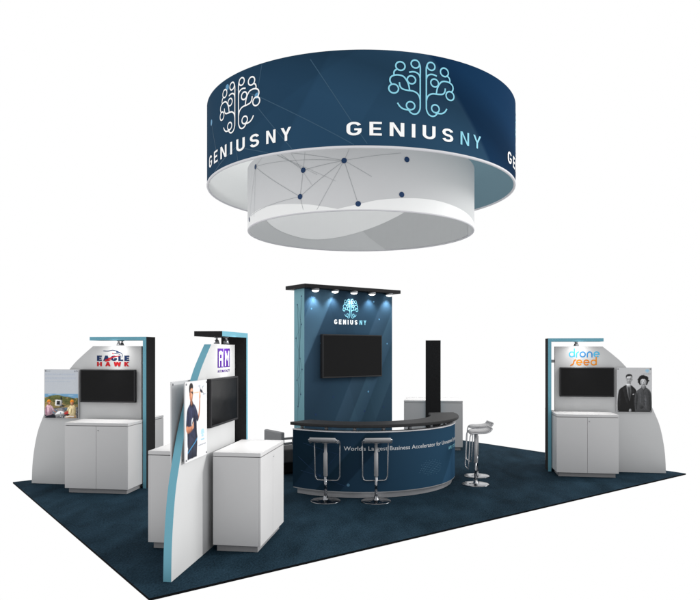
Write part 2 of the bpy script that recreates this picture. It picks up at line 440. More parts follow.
inner_out = printed('inner_band_print', [(1.0, 0.3, [(-5.5,(218,219,220)),(-1.0,(209,210,212)),(0.3,(202,203,205)),(2.0,(205,207,208)),(4.0,(214,215,217))])])
inner_in = printed('inner_band_lining', [(1.0, 0.0, [(-6.0,(204,206,207)),(0.0,(196,198,199)),(6.0,(204,206,207))])])
M['facet'] = mat('lining_facet', (190,192,193), 0.8, 0.02, var=0.01)
M['rim'] = mat('white_rim', (212,212,216), 0.5, 0.2, var=0.01)
sign = thing('hanging_sign', 'large round two tier hanging sign, blue upper band and white lower band, above the booth', 'hanging sign', (CTR.x, CTR.y, 4.0))
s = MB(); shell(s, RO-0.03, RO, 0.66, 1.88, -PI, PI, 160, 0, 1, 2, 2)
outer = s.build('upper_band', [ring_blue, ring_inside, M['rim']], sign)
s = MB()
s.tube([((RO-0.012)*math.sin(a), -(RO-0.012)*math.cos(a), 0.655) for a in lsp(-PI, PI, 160)[:-1]], 0.02, 8, True)
s.build('lower_rim', M['rim'], outer)
s = MB(); shell(s, RI-0.03, RI, 0.0, 0.96, -PI, PI, 140, 0, 1, 2, 2)
inner = s.build('lower_band', [inner_out, inner_in, M['rim']], sign)
s = MB()
s.tube([((RI-0.012)*math.sin(a), -(RI-0.012)*math.cos(a), -0.004) for a in lsp(-PI, PI, 140)[:-1]], 0.016, 8, True)
s.build('lower_rim', M['rim'], inner)
# suspension cables run from the upper band's frame
# logos on the upper band
def ring_logo(deg, cb, cny, tny=0.14):
    A = Art(); brain(A, 0, 1.425, 0.88, 0.72, cb, 0.0195)
    A.build('emblem', cyl_out(RO, R(deg+0.4)), outer, 0.006)
    A = Art()
    block(A, 'GENIUS', -0.975, 0.795, 0.172, M['ink_white'], 1.44, 0.17)
    block(A, 'NY', 0.585, 0.795, 0.172, cny, 0.385, tny)
    A.build('lettering', cyl_out(RO, R(deg)), outer, 0.006)
ring_logo(17.6, M['ink_cyan'], M['ink_cyan'])
ring_logo(-44.8, M['ink_white'], M['ink_white'], 0.17)
ring_logo(81.0, M['ink_cyan'], M['ink_cyan'])
# constellation on the upper band
A = Art()
def rp(deg, h): return (R(deg)*RO, h-4.0)
for (a, b) in (((-16.1,5.80),(-4,5.0)), ((-4,5.0),(1,4.69)), ((-35,5.47),(-2.9,4.68)), ((-34.5,5.30),(-22,4.68)), ((-34.5,5.47),(-34.5,5.3)), ((-33,5.86),(-35,5.47)),
               ((-44.8,4.87),(-30.6,4.68)), ((-44.8,4.87),(-44,4.68)), ((-60,4.68),(-44.8,4.87)), ((-64.2,5.44),(-56,4.72)), ((-50.1,5.756),(-35,5.47))):
    A.line(rp(*a), rp(*b), 0.010, M['ink_faint'], 0, 14)
for (d, h, r) in ((-50.1,5.756,0.045), (-64.2,5.442,0.045), (-35,5.47,0.04)): A.disc(*rp(d, h), r, M['ink_dot'], 1)
A.build('constellation', cyl_out(RO), outer, 0.0015, 0.001)
# print on the lower band
A = Art()
def ip(deg, h): return (R(deg)*RI, h-4.0)
def wave(pts, m, layer, rad, floor=0.0):
    pts = catmull(pts, False, 10)
    vs = []; fs = []
    for p in pts: vs += [(R(p[0])*rad, floor), (R(p[0])*rad, max(floor+0.001, p[1]-4.0))]
    for i in range(len(pts)-1): fs.append((2*i, 2*i+2, 2*i+3, 2*i+1))
    A.mesh(vs, fs, m, layer)
wave([(-84,4.04),(-76,4.10),(-69,4.147),(-54.8,4.177),(-41.3,4.166),(-25.8,4.11),(-17.7,4.06),(-12.3,4.022),(-9,4.0)], M['wave'], 0, RI)
wave([(-12,4.0),(-8.6,4.027),(-1.3,4.074),(6,4.127),(15.1,4.163),(24.8,4.188),(36.1,4.191),(51.1,4.156),(66,4.10),(80,4.02),(86,4.0)], M['wave'], 1, RI)
dots = [(-60.2,4.836),(-26.7,4.584),(-8,4.666),(19.3,4.705),(-28.3,4.223),(-2,4.074),(16.9,4.218),(-70.6,4.104)]
dd = {k: ip(*d) for k, d in enumerate(dots)}
for a, b in ((0,4),(0,7),(1,2),(1,4),(2,4),(2,5)): A.line(dd[a], dd[b], 0.005, M['ink_greyline'], 2, 20)
for a, e in ((2,(3.8,4.443)),(2,(-20.1,4.019)),(2,(16.6,4.786)),(2,(-37,4.884)),(2,(-5.7,4.827)),(1,(-39.1,4.868)),(1,(-25.8,4.828)),(4,(-26.7,4.037)),(4,(-67.6,4.138)),(0,(-51.6,4.93)),(0,(-62,4.10)),(0,(-8,4.666))):
    A.line(dd[a], ip(*e), 0.004, M['ink_greyline'], 2.2, 20)
for a, e in (((-42.4,4.888),(-11.6,4.391)),((-33,4.843),(-22.5,4.37)),((-42.4,4.888),(-20,4.50))): A.line(ip(*a), ip(*e), 0.003, M['ink_greyline'], 2.4, 16)
for k, p in dd.items(): A.disc(p[0], p[1], 0.038, M['ink_navy'], 3)
A.build('constellation', cyl_out(RI), inner, 0.002, 0.0012)
A = Art()
pts = catmull([(-70,4.42),(-60,4.29),(-45,4.20),(-28,4.17),(-10,4.26),(10,4.45),(30,4.70),(44,4.90)], False, 10)
vs = []; fs = []
for p in pts: vs += [(R(p[0])*(RI-0.03), p[1]-4.0), (R(p[0])*(RI-0.03), 0.95)]
for i in range(len(pts)-1): fs.append((2*i, 2*i+2, 2*i+3, 2*i+1))
A.mesh(vs, fs, M['wave'], 1)
low = catmull([(1,4.41),(5,4.28),(10,4.15),(16.5,4.0)], False, 6)+[(24,4.0),(34,4.0),(44,4.0),(54,4.0),(64,4.0),(74,4.0),(84,4.0)]
def edge(a):
    for p, q in zip(pts, pts[1:]):
        if p[0] <= a <= q[0]: return p[1]+(q[1]-p[1])*(a-p[0])/(q[0]-p[0])
    return 4.94
vs = []; fs = []
for p in low: vs += [(R(p[0])*(RI-0.03), max(p[1], 4.004)-4.0), (R(p[0])*(RI-0.03), max(edge(p[0]), p[1]+0.001)-4.0)]
for i in range(len(low)-1): fs.append((2*i, 2*i+2, 2*i+3, 2*i+1))
A.mesh(vs, fs, M['facet'], 0)
A.build('swoosh', cyl_in(RI-0.03), inner, 0.003)
# ------------------------------------------------------------------ tower
ANG1 = math.atan2(0.6, 0.8)
tower_print = printed('tower_print', [
    (1.0, -0.5, [(-2.6,(51,76,96)),(-2.23,(51,76,96)),(-2.21,(65,91,111)),(-1.90,(67,94,113)),(-1.85,(65,91,111)),(-1.83,(44,64,81)),(-1.3,(42,62,79)),(-0.79,(46,69,87)),(-0.77,(56,79,98)),(-0.48,(50,72,89)),(-0.46,(60,86,104)),(-0.22,(53,77,96)),(-0.20,(46,69,85)),(0.1,(53,77,94)),(0.12,(46,68,85)),(0.95,(46,69,85))]),
    (0.0, 1.0, [(0.0,1.12),(1.0,1.15),(1.8,1.12),(3.1,0.95)]),
    (1.0, 0.30, [(0.0,1.0),(0.42,1.0),(0.43,0.92),(0.80,0.94),(0.81,1.0),(1.7,1.0)]),
])
tower_side = printed('tower_side_print', [(0.0, 1.0, [(0,(112,156,168)),(1.5,(122,166,178)),(3.1,(128,172,184))])])
TW, TD, TH = 1.83, 0.305, 3.07
tb = CTR+D2*0.28
tower = thing('display_tower', 'tall blue display wall with black lit canopy behind the curved counter', 'display tower', (tb.x, tb.y, 0), ANG1)
s = MB()
w2 = TW/2
s.quad_grid(lambda x, z: Vector((x, 0, z)), lsp(-w2, w2, 2), lsp(0, TH, 2), 0, False, lambda x, z: (x, z))
s.quad_grid(lambda x, z: Vector((x, TD, z)), lsp(-w2, w2, 2), lsp(0, TH, 2), 0, False, lambda x, z: (x, z))
for sx in (-w2, w2): s.quad_grid(lambda y, z: Vector((sx, y, z)), lsp(0, TD, 1), lsp(0, TH, 2), 1, False, lambda y, z: (y, z))
s.quad_grid(lambda x, y: Vector((x, y, TH)), [-w2, w2], [0, TD], 1, False, lambda y, z: (y, z))
wall = s.build('wall_panel', [tower_print, tower_side], tower)
s = MB(); s.box(-w2-0.08, w2+0.08, -0.14, TD+0.14, TH+0.002, TH+0.062, 0.006); s.build('canopy', M['canopy'], tower)
A = Art(); brain(A, 0.0, 2.775, 0.30, 0.33, M['ink_cyan'], 0.010); A.build('emblem', plane_map((0,0,0),(1,0,0),(0,0,1),(0,-1,0)), tower)
A = Art()
block(A, 'GENIUS', -0.335, 2.515, 0.078, M['ink_white'], 0.48, 0.23); block(A, 'NY', 0.19, 2.515, 0.078, M['ink_cyan'], 0.145, 0.21)
A.build('lettering', plane_map((0,0,0),(1,0,0),(0,0,1),(0,-1,0)), tower)
A = Art()
for (x, z) in ((-0.35,1.32),(0.38,1.38),(-0.78,2.75),(0.62,2.62),(0.5,2.92),(-0.7,1.05),(-0.6,2.2),(0.8,2.2),(0.72,1.1),(0.3,1.05)): A.disc(x, z, 0.014 if z > 1.5 else 0.018, M['ink_dot'] if z > 1.35 else M['ink_navy'], 1)
A.build('dot_print', plane_map((0,0,0),(1,0,0),(0,0,1),(0,-1,0)), tower, 0.0015)
A = Art()
side_pts = [(0.10,2.82),(0.22,2.5),(0.06,2.28),(0.18,1.95),(0.24,1.78),(0.09,1.6),(0.2,1.38),(0.12,1.18),(0.22,2.95),(0.1,0.9)]
for i in range(len(side_pts)-1): A.line(side_pts[i], side_pts[i+1], 0.004, M['ink_tealdark'], 0)
for a, bq in ((0,3),(2,4),(4,7),(1,5),(5,8),(0,6)): A.line(side_pts[a], side_pts[bq], 0.003, M['ink_tealdark'], 0)
for p in side_pts: A.disc(p[0], p[1], 0.014, M['ink_navy'], 1)
A.build('constellation', plane_map((-w2,TD,0),(0,-1,0),(0,0,1),(-1,0,0)), tower, 0.0015)
lamp_pos = []
for k in range(5):
    x = -0.76+k*0.385; y = -0.085
    s = MB(); s.lathe([(0.0,0.0),(0.06,0.0),(0.066,-0.010),(0.066,-0.028),(0.058,-0.034),(0.057,-0.030)], 24, 0, (x, y, TH+0.001))
    l = s.build('downlight', M['lampbody'], tower)
    s = MB(); s.lathe([(0.0,-0.058),(0.036,-0.052),(0.056,-0.036),(0.057,-0.030)], 24, 0, (x, y, TH+0.001)); s.build('lens', M['lamp'], l)
    lamp_pos.append((x, y, TH-0.055))

def television(label, W, H, origin, rz, depth=0.05, group='flat screen televisions'):
    """origin: bottom centre of the screen's back, local -Y looks at the viewer"""
    t = thing('television', label, 'television', origin, rz, group)
    s = MB(); s.box(-W/2, W/2, -depth, -0.012, 0, H, 0.006)
    # recessed front: four bezel bars proud of the screen
    bz = 0.022
    for (x0,x1,z0,z1) in ((-W/2, W/2, H-bz, H),(-W/2, W/2, 0, bz),(-W/2,-W/2+bz,bz,H-bz),(W/2-bz,W/2,bz,H-bz)):
        s.box(x0+0.001, x1-0.001, -depth-0.008, -depth+0.002, z0+0.001 if z0 < bz/2 or z0 > H/2 else z0, z1-0.001 if z1 > H-bz/2 or z1 < H/2 else z1, 0.002)
    s.build('casing', M['bezel'], t)
    s = MB(); s.box(-W/2+bz, W/2-bz, -depth-0.003, -depth-0.0005, bz, H-bz); s.build('screen', M['screen'], t)
    s = MB(); s.box(-W*0.2, W*0.2, -0.012, 0, H*0.25, H*0.75, 0.002); s.build('wall_mount', M['bezel'], t)
    return t
p = tb+D2*(-0.002)
television('largest wide black television high on the blue display wall', 1.24, 0.71, (p.x, p.y, 1.635), ANG1, 0.07)

# ------------------------------------------------------------------ reception counter
A0, A1 = R(-41.5), R(97)    # arc measured from -Y to the right
rec_print = printed('counter_print', [
    (1.0, -0.9, [(-2.2,(19,36,49)),(-1.55,(21,40,54)),(-1.2,(23,42,56)),(-1.18,(29,49,67)),(-0.78,(35,57,76)),(-0.76,(27,48,63)),(-0.42,(29,49,67)),(-0.40,(37,61,81)),(0.6,(39,67,89)),(1.28,(39,69,92)),(1.30,(47,80,107)),(1.9,(41,74,101)),(2.6,(45,78,105))]),
    (0.8, 1.0, [(-1.2,0.92),(-0.1,0.94),(-0.08,1.0),(0.6,1.05),(2.4,1.05)]),
])
rec = thing('reception_counter', 'curved dark blue reception counter with a raised charcoal bar top', 'counter', (CTR.x, CTR.y, 0))
s = MB(); shell(s, 1.42, 1.525, 0.095, 0.925, A0, A1, 90, 0, 0, 1, 1, ends=0)
body = s.build('body', [rec_print, M['silver']], rec)
s = MB(); shell(s, 1.412, 1.532, 0.9265, 0.944, A0, A1, 90, 0, 0, 0, 0, ends=0, bev=0.004); s.build('top_trim', M['rim'], rec)
s = MB(); shell(s, 1.44, 1.475, 0.0, 0.088, A0+0.03, A1-0.03, 80, 0, 0, 0, 0, ends=0)
s.build('plinth', M['silver'], rec)
s = MB(); shell(s, 1.41, 1.522, 0.082, 0.094, A0+0.005, A1-0.005, 80, 0, 0, 0, 0, ends=0); s.build('bottom_trim', M['silver'], rec)
s = MB(); shell(s, 1.15, 1.585, 1.0, 1.045, A0+0.005, A1+0.05, 96, 0, 0, 0, 0, ends=0, bev=0.008); s.build('bar_top', M['top'], rec)
for k in range(9):
    a = A0+0.09+(A1-A0-0.18)*k/8
    s = MB(); r_ = 1.472
    s.lathe([(0.0,0.9445),(0.034,0.9445),(0.034,0.95),(0.026,0.952),(0.026,0.993),(0.034,0.995),(0.034,0.9995),(0,0.9995)], 20, 0, (r_*math.sin(a), -r_*math.cos(a), 0))
    s.build('standoff', M['lampbody'], rec)
A = Art()
A.text("World's Largest Business Accelerator for Unmanned Systems", 0, 0.676, 0.060, M['ink_soft'], 2.38, 0.006, 1.02)
A.text('APPLY TODAY', 1.86, 0.575, 0.050, M['ink_cyan'], 0.48, 0.01, 1.0)
A.build('lettering', cyl_out(1.525, R(-9.9)), body, 0.003)
A = Art()
for i in range(16):
    for j in range(9):
        if (i-7.5)**2/60+(j-4)**2/18 < 1+0.2*math.sin(i*3+j): A.disc(i*0.032+(j % 2)*0.016, 0.27+j*0.026, 0.0045, M['ink_line'], 0, n=8)
A.build('halftone_print', cyl_out(1.525, R(33)), body, 0.0015)
A = Art()
for a, bq in (((-0.9,0.75),(-0.35,0.62)),((-0.62,0.3),(-0.35,0.62)),((-0.95,0.35),(-0.62,0.3)),((-0.62,0.3),(-0.2,0.16)),((-1.0,0.55),(-0.62,0.3))): A.line(a, bq, 0.004, M['ink_navy'], 0, 8)
A.disc(-0.2,0.19,0.022, M['ink_line'], 1); A.disc(-0.62,0.3,0.016, M['ink_navy'], 1); A.disc(-0.52,0.66,0.014, M['ink_navy'], 1)
A.build('constellation', cyl_out(1.525, 0), body, 0.0012)

# ------------------------------------------------------------------ bar stools
def make_stool(label):
    t = thing('bar_stool', label, 'bar stool', (0,0,0), 0, 'chrome bar stools at the curved counter')
    s = MB(); s.lathe([(0.0,0.0),(0.205,0.0),(0.208,0.006),(0.203,0.011),(0.12,0.0125),(0.05,0.015),(0.034,0.026),(0.028,0.075),(0.0,0.076)], 48); s.build('base', M['darkchrome'], t)
    s = MB(); s.lathe([(0.0,0.07),(0.02,0.07),(0.02,0.36),(0.0,0.36)], 24)
    s.build('lower_post', M['darkchrome'], t)
    s = MB(); s.lathe([(0.0,0.34),(0.021,0.34),(0.029,0.35),(0.029,0.66),(0.021,0.68),(0.021,0.80),(0.05,0.805),(0.05,0.812),(0,0.812)], 24); s.build('upper_post', M['brushed'], t)
    # frame: one closed bar round the seat, dropping to the footrest in front (+x)
    sidep = [(-0.215,0.875),(-0.19,0.845),(-0.13,0.822),(0.0,0.815),(0.055,0.812),(0.09,0.80),(0.108,0.77),(0.115,0.70),(0.126,0.5),(0.136,0.32)]
    half = []
    for (x, z) in catmull(sidep, False, 4): half.append((x, 0.19-0.015*max(0, (x-0.06)/0.08), z))
    foot = [(0.139,0.160,0.275),(0.140,0.135,0.262),(0.140,0.06,0.26)]
    loop = half+foot
    full = loop+[(x,-y,z) for x,y,z in reversed(loop)]
    back = [(-0.222,-0.15,0.885),(-0.222,0.15,0.885)]
    s = MB(); s.tube(full+back, 0.0092, 10, True); s.build('footrest_frame', M['tubing'], t)
    prof = [(-0.225,0.905),(-0.235,0.885),(-0.225,0.862),(-0.195,0.842),(-0.13,0.828),(-0.05,0.822),(0.03,0.822),(0.075,0.812),(0.096,0.79)]
    P = catmull(prof, False, 5)
    s = MB()
    th = 0.02
    nrm = []
    for i in range(len(P)):
        a, b_ = P[max(i-1,0)], P[min(i+1,len(P)-1)]
        dx, dz = b_[0]-a[0], b_[1]-a[1]; l = math.hypot(dx, dz); nrm.append((-dz/l, dx/l))
    ring2 = [(p[0], p[1]) for p in P]+[(p[0]+n_[0]*th, p[1]+n_[1]*th) for p, n_ in reversed(list(zip(P, nrm)))]
    ys = [-0.178,-0.172,0.172,0.178]
    vs = []
    cx = sum(p[0] for p in ring2)/len(ring2)
    for y in ys:
        k = 0.5 if abs(y) > 0.175 else 1.0
        row = []
        for i, p_ in enumerate(ring2):
            j = len(ring2)-1-i
            q = ring2[j]
            mid = ((p_[0]+q[0])/2, (p_[1]+q[1])/2)
            row.append(s.bm.verts.new((mid[0]+(p_[0]-mid[0])*k, y, mid[1]+(p_[1]-mid[1])*k)))
        vs.append(row)
    n_ = len(ring2)
    for a in range(3):
        for i in range(n_):
            f = s.bm.faces.new((vs[a][i], vs[a][(i+1) % n_], vs[a+1][(i+1) % n_], vs[a+1][i])); f.smooth = True
    s.bm.faces.new(vs[0]); s.bm.faces.new(vs[-1])
    s.build('seat', M['seat'], t)
    return t
stools = [((-0.338,9.02), 'chrome bar stool in front of the counter, left of the printed words', 81), ((0.36,9.0), 'chrome bar stool in front of the counter, standing before the printed words', 94),
          ((1.95,10.13), 'nearer chrome bar stool of the pair at the right end of the counter', 178), ((2.10,10.80), 'farther chrome bar stool of the pair at the right end of the counter', 184)]
st0 = make_stool(stools[0][1])
for i, ((x, y), lab, ang) in enumerate(stools):
    o = st0 if i == 0 else copy_tree(st0)
    o['label'] = lab; o.location = (x, y, 0)
    o.rotation_euler = (0,0, R(ang) if ang else math.atan2(CTR.y-y, CTR.x-x))

# ------------------------------------------------------------------ kiosks
# local frame: origin at the wing's outer tip on the floor, +x towards the booth centre, z up
def wing_outline():
    pts = [(0.0,0.0),(0.012,0.28),(0.045,0.545),(0.10,0.80),(0.175,1.0),(0.30,1.28),(0.47,1.57),(0.69,1.85),(0.86,2.01),(1.03,2.15)]
    return catmull(pts, False, 5)
def kiosk(label, loc, rz):
    t = thing('display_kiosk', label, 'display kiosk', loc, rz, 'double sided display kiosks at the carpet corners')
    oc = wing_outline(); out = oc+[(1.82,2.15),(1.82,0.0)]
    s = MB()
    n = len(oc)
    s.prism(out, -0.038, 0.038, 0, 0, [1]*(n-1)+[0,0,0])
    s.build('wing_panel', [M['wing'], M['teal']], t)
    hw = 0.155
    fm = {'x': 0, 'y': 1, 'z': 0}
    s = MB()
    s.box(1.90, 1.955, -hw, hw, 0.0, 2.235, 0.0, face_mats=fm)
    s.box(1.04, 1.955, -hw, hw, 2.2352, 2.29, 0.0, face_mats=fm)
    s.build('post_and_beam', [M['black'], M['teal']], t)
    for z in (0.35, 1.87):
        s = MB(); s.box(1.82, 1.90, -0.02, 0.02, z, z+0.05, 0.003); s.build('bracket', M['lampbody'], t)
    for sg in (-1, 1):
        x, y, z = 1.46, sg*0.055, 2.235
        s = MB(); s.lathe([(0,0),(0.03,0),(0.03,-0.008),(0.012,-0.01),(0.012,-0.03),(0.022,-0.035),(0.034,-0.075),(0.030,-0.075),(0.028,-0.07)], 20, 0, (x, y, z))
        l = s.build('spotlight', M['lampbody'], t)
        s = MB(); s.lathe([(0,-0.074),(0.029,-0.072)], 20, 0, (x, y, z)); s.build('lens', M['lamp'], l)
    return t
def cabinet(label, K, side):
    """cabinet standing against one face of kiosk K = (loc, rz)"""
    x0, x1, y0, y1, H = 0.91, 1.89, 0.10, 0.61, 1.03
    loc, rz = K
    xm = (x0+x1)/2; W = x1-x0; D = y1-y0
    mt = Matrix.Translation(loc) @ Matrix.Rotation(rz, 4, 'Z')
    p = mt @ Vector((xm, side*(y0+y1)/2, 0))
    t = thing('cabinet', label, 'cabinet', p, rz+(0 if side < 0 else PI), 'white two door cabinets beside the kiosk wings')
    # local: doors look towards -y
    s = MB(); s.box(-W/2+0.04, W/2-0.04, -D/2+0.045, D/2-0.03, 0.0, 0.068); s.build('plinth', M['plinth'], t)
    s = MB(); s.box(-W/2, W/2, -D/2+0.02, D/2, 0.07, H-0.047, 0.002); s.build('body', M['laminate'], t)
    s = MB(); s.box(-W/2+0.012, W/2-0.012, -D/2+0.012, D/2-0.012, H-0.0465, H-0.0405); s.build('shadow_gap', M['gap'], t)
    s = MB(); s.box(-W/2, W/2, -D/2, D/2, H-0.04, H, 0.003); s.build('worktop', M['laminate'], t)
    for k, (a, b_) in enumerate(((-W/2+0.001, -0.002), (0.002, W/2-0.001))):
        s = MB(); s.box(a, b_, -D/2+0.001, -D/2+0.0192, 0.071, H-0.049, 0.0015); d = s.build('door', M['laminate'], t)
        if k == 1:
            s = MB(); s.lathe([(0,-0.004),(0.009,-0.004),(0.011,0.0),(0.011,0.003)], 16, 0, (0.03, -D/2+0.001, H-0.11), 'y'); s.build('lock', M['lock'], d)
    return t
th = R(8)
U = Vector((math.sin(th), math.cos(th), 0))      # from the front corner towards the back
V = Vector((math.cos(th), -math.sin(th), 0))
K = {
 'eagle': (Vector((-4.99,10.27,0)), R(-8)),
 'drone': (Vector((5.366,11.10,0)), R(172)),
 'front': (Vector((-1.646,5.87,0)), R(82)),
 'back': (Vector((2.00,15.49,0)), R(262)),
}
kt = {}
kt['eagle'] = kiosk('white kiosk wing with a hawk head logo under a teal and black arm', *K['eagle'])
kt['drone'] = kiosk('white kiosk wing with rounded blue and orange lettering under a teal arm', *K['drone'])
kt['front'] = kiosk('nearest white kiosk wing with purple letter squares and teal curved edge', *K['front'])
kt['back'] = kiosk('farthest kiosk, its black post rising behind the curved counter', *K['back'])
cabinet('white cabinet in front of the hawk head kiosk, below its television', K['eagle'], -1)
cabinet('white cabinet end peeking out behind the black post of the hawk head kiosk', K['eagle'], 1)
cabinet('white cabinet below the blue and orange lettering and its television', K['drone'], 1)
cabinet('white cabinet sliver behind the post of the blue and orange lettered kiosk', K['drone'], -1)
cabinet('nearest white cabinet, on the television side of the purple lettered kiosk', K['front'], -1)
cabinet('white cabinet behind the teal curved edge of the nearest kiosk wing', K['front'], 1)
cabinet('pale cabinet to the left of the lone black post behind the counter', K['back'], -1)
cabinet('pale cabinet to the right of the lone black post behind the counter', K['back'], 1)

def ktrans(key): 
    loc, rz = K[key]; return Matrix.Translation(loc) @ Matrix.Rotation(rz, 4, 'Z')
def kiosk_tv(key, side, label):
    p = ktrans(key) @ Vector((1.30, side*0.039, 1.285))
    return television(label, 0.90, 0.505, p, K[key][1]+(0 if side < 0 else PI), 0.055)
kiosk_tv('eagle', -1, 'black television under the red and navy hawk logo')
kiosk_tv('drone', 1, 'black television under the rounded blue and orange lettering')
kiosk_tv('front', -1, 'black television under the purple letter squares, seen at an angle')

def face_map(side):
    """artwork on a wing's face; x = distance from the tip along the wing, always drawn reading left to right"""
    if side < 0: return plane_map((0,-0.038,0),(1,0,0),(0,0,1),(0,-1,0))
    return plane_map((0,0.038,0),(-1,0,0),(0,0,1),(0,1,0))
# hawk logo -------------------------------------------------
A = Art(); cx = 1.36
block(A, 'EAGLE', cx-0.265, 1.922, 0.082, M['enavy'], 0.53, 0.27, 0.15)
block(A, 'HAWK', cx-0.265, 1.838, 0.068, M['red'], 0.53, 0.25, 0.42)
A.stroke(catmull([(cx-0.13,1.925),(cx-0.05,1.962),(cx+0.04,1.99),(cx+0.11,2.0)], False, 8), 0.030, M['red'], 2, wend=0.006)
A.smooth([(cx-0.145,1.905),(cx-0.10,1.925),(cx-0.02,1.952),(cx-0.06,1.925)], M['red'], 2)
A.stroke(catmull([(cx-0.16,2.075),(cx-0.08,2.072),(cx-0.01,2.088),(cx+0.06,2.072),(cx+0.11,2.05)], False, 8), 0.010, M['enavy'], 2, wend=0.016)
A.stroke(catmull([(cx+0.05,2.06),(cx+0.11,2.05),(cx+0.145,2.03),(cx+0.15,1.995),(cx+0.138,1.975)], False, 8), 0.018, M['enavy'], 3, wend=0.005)
A.stroke(catmull([(cx+0.02,2.035),(cx+0.08,2.032),(cx+0.12,2.018)], False, 8), 0.008, M['enavy'], 3)
A.stroke([(cx-0.015,2.04),(cx+0.012,2.03)], 0.012, M['red'], 2)
A.build('hawk_logo', face_map(-1), kt['eagle'], 0.002)
# purple squares --------------------------------------------
A = Art(); cx = 1.43
for k, ch in enumerate('AM'):
    x0 = cx-0.205+k*0.215
    A.rect(x0, 1.8970, x0+0.195, 2.1070, M['purple'], 0)
    W_ = M['ink_soft']; b0, t0 = 1.907, 2.080
    if ch == 'A':
        A.rect(x0+0.038, b0, x0+0.066, t0-0.01, W_, 1); A.rect(x0+0.129, b0, x0+0.157, t0-0.01, W_, 1)
        A.rect(x0+0.0662, t0-0.038, x0+0.1288, t0, W_, 1); A.rect(x0+0.0662, 1.975, x0+0.1288, 1.997, W_, 1)
    else:
        A.rect(x0+0.030, b0, x0+0.058, t0, W_, 1); A.rect(x0+0.137, b0, x0+0.165, t0, W_, 1)
        A.poly([(x0+0.0582,t0),(x0+0.0582,t0-0.05),(x0+0.0975,1.965),(x0+0.1368,t0-0.05),(x0+0.1368,t0),(x0+0.0975,2.005)], W_, 1)
A.text('AUTOMODALITY', cx, 1.8440, 0.03, M['purple'], 0.41, 0.012, 1.0, 'C')
A.build('letter_logo', face_map(-1), kt['front'], 0.002)
# rounded lettering -----------------------------------------
A = Art()
def letters(word, x, y, h, w, cols, gap):
    """rounded single-stroke letters: bowl radius h/2"""
    r = h/2
    for i, ch in enumerate(word):
        m = cols[min(i, len(cols)-1)]
        if ch == 'd':
            A.ring(x+r, y+r, r, w, m); A.line((x+2*r, y), (x+2*r, y+h*1.72), w, m, 1); x += 2*r+gap+w
        elif ch == 'o': A.ring(x+r, y+r, r, w, m); x += 2*r+gap+w
        elif ch == 'e':
            A.ring(x+r, y+r, r, w, m, a0=0, a1=318); A.line((x, y+r), (x+2*r+w/2, y+r), w*0.8, m, 1); x += 2*r+gap+w
        elif ch == 'r':
            A.line((x, y-w/2), (x, y+r), w, m, 1); A.ring(x+r*0.8, y+r, r*0.8, w, m, ry=r, a0=180, a1=75, n=12); x += r*1.1+gap
        elif ch == 'n':
            A.line((x, y-w/2), (x, y+r), w, m, 1); A.ring(x+r*0.9, y+r, r*0.9, w, m, ry=r, a0=0, a1=180, n=18); A.line((x+1.8*r, y-w/2), (x+1.8*r, y+r), w, m, 1); x += 1.8*r+gap+w
        elif ch == 's':
            A.stroke(catmull([(x-0.02,y-0.01),(x+r*0.55,y+r*0.25),(x+r*0.85,y+r),(x+r*1.15,y+h*0.92),(x+r*1.9,y+h*1.05)], False, 8), w, m); x += r*1.75+gap
X0 = -1.60
letters('drone', X0+0.02, 1.972, 0.084, 0.021, [M['sky1'],M['sky1'],M['sky2'],M['sky2'],M['sky1']], 0.014)
letters('seed', X0+0.055, 1.832, 0.084, 0.021, [M['orange'],M['orange2'],M['orange'],M['orange2']], 0.014)
A.build('rounded_lettering', face_map(1), kt['drone'], 0.002)

# ------------------------------------------------------------------ posters on stand-offs
PW, PH = 0.575, 0.765
P = {}
def pm(name, rgb, **k): P[name] = mat('print_'+name, rgb, 0.45, 0.2, **k)
pm('skin', (206,150,118)); pm('skin2', (170,112,84)); pm('navy', (38,42,66), var=0.15, scale=30); pm('navy2', (54,58,86)); pm('hair', (34,28,26)); pm('blueline', (60,150,205))
pm('jeans', (30,36,56)); pm('text', (120,126,136)); pm('text2', (170,180,196)); pm('orangecap', (236,140,40)); pm('pink', (206,170,184), var=0.15, scale=40); pm('beige', (222,204,160), var=0.15, scale=40)
pm('sky', (112,160,196), var=0.15, scale=10); pm('hill', (88,92,50), var=0.35, scale=28); pm('hill2', (132,116,72), var=0.3, scale=30); pm('rock', (112,112,116), var=0.55, scale=45); pm('white', (240,240,240)); pm('red', (178,48,48)); pm('dark', (30,32,38))
pm('tan', (184,150,110), var=0.2, scale=30); pm('greyprint', (190,191,193), var=0.03); pm('g1', (16,16,17)); pm('g2', (66,67,69), var=0.12, scale=30); pm('g3', (188,189,191)); pm('g4', (150,151,153)); pm('g5', (40,40,42)); pm('g6', (108,109,111)); pm('logoblue', (130,186,214)); pm('orange', (232,160,96)); pm('bluegrey', (96,120,140), var=0.3, scale=30)
def blur(a, sg):
    r = max(1, int(3*sg)); k = np.exp(-0.5*(np.arange(-r, r+1)/sg)**2); k /= k.sum()
    for ax in (0, 1):
        p = np.pad(a, [(r, r) if i == ax else (0, 0) for i in range(a.ndim)], mode='edge')
        a = sum(k[i]*np.take(p, range(i, i+a.shape[ax]), axis=ax) for i in range(2*r+1))
    return a
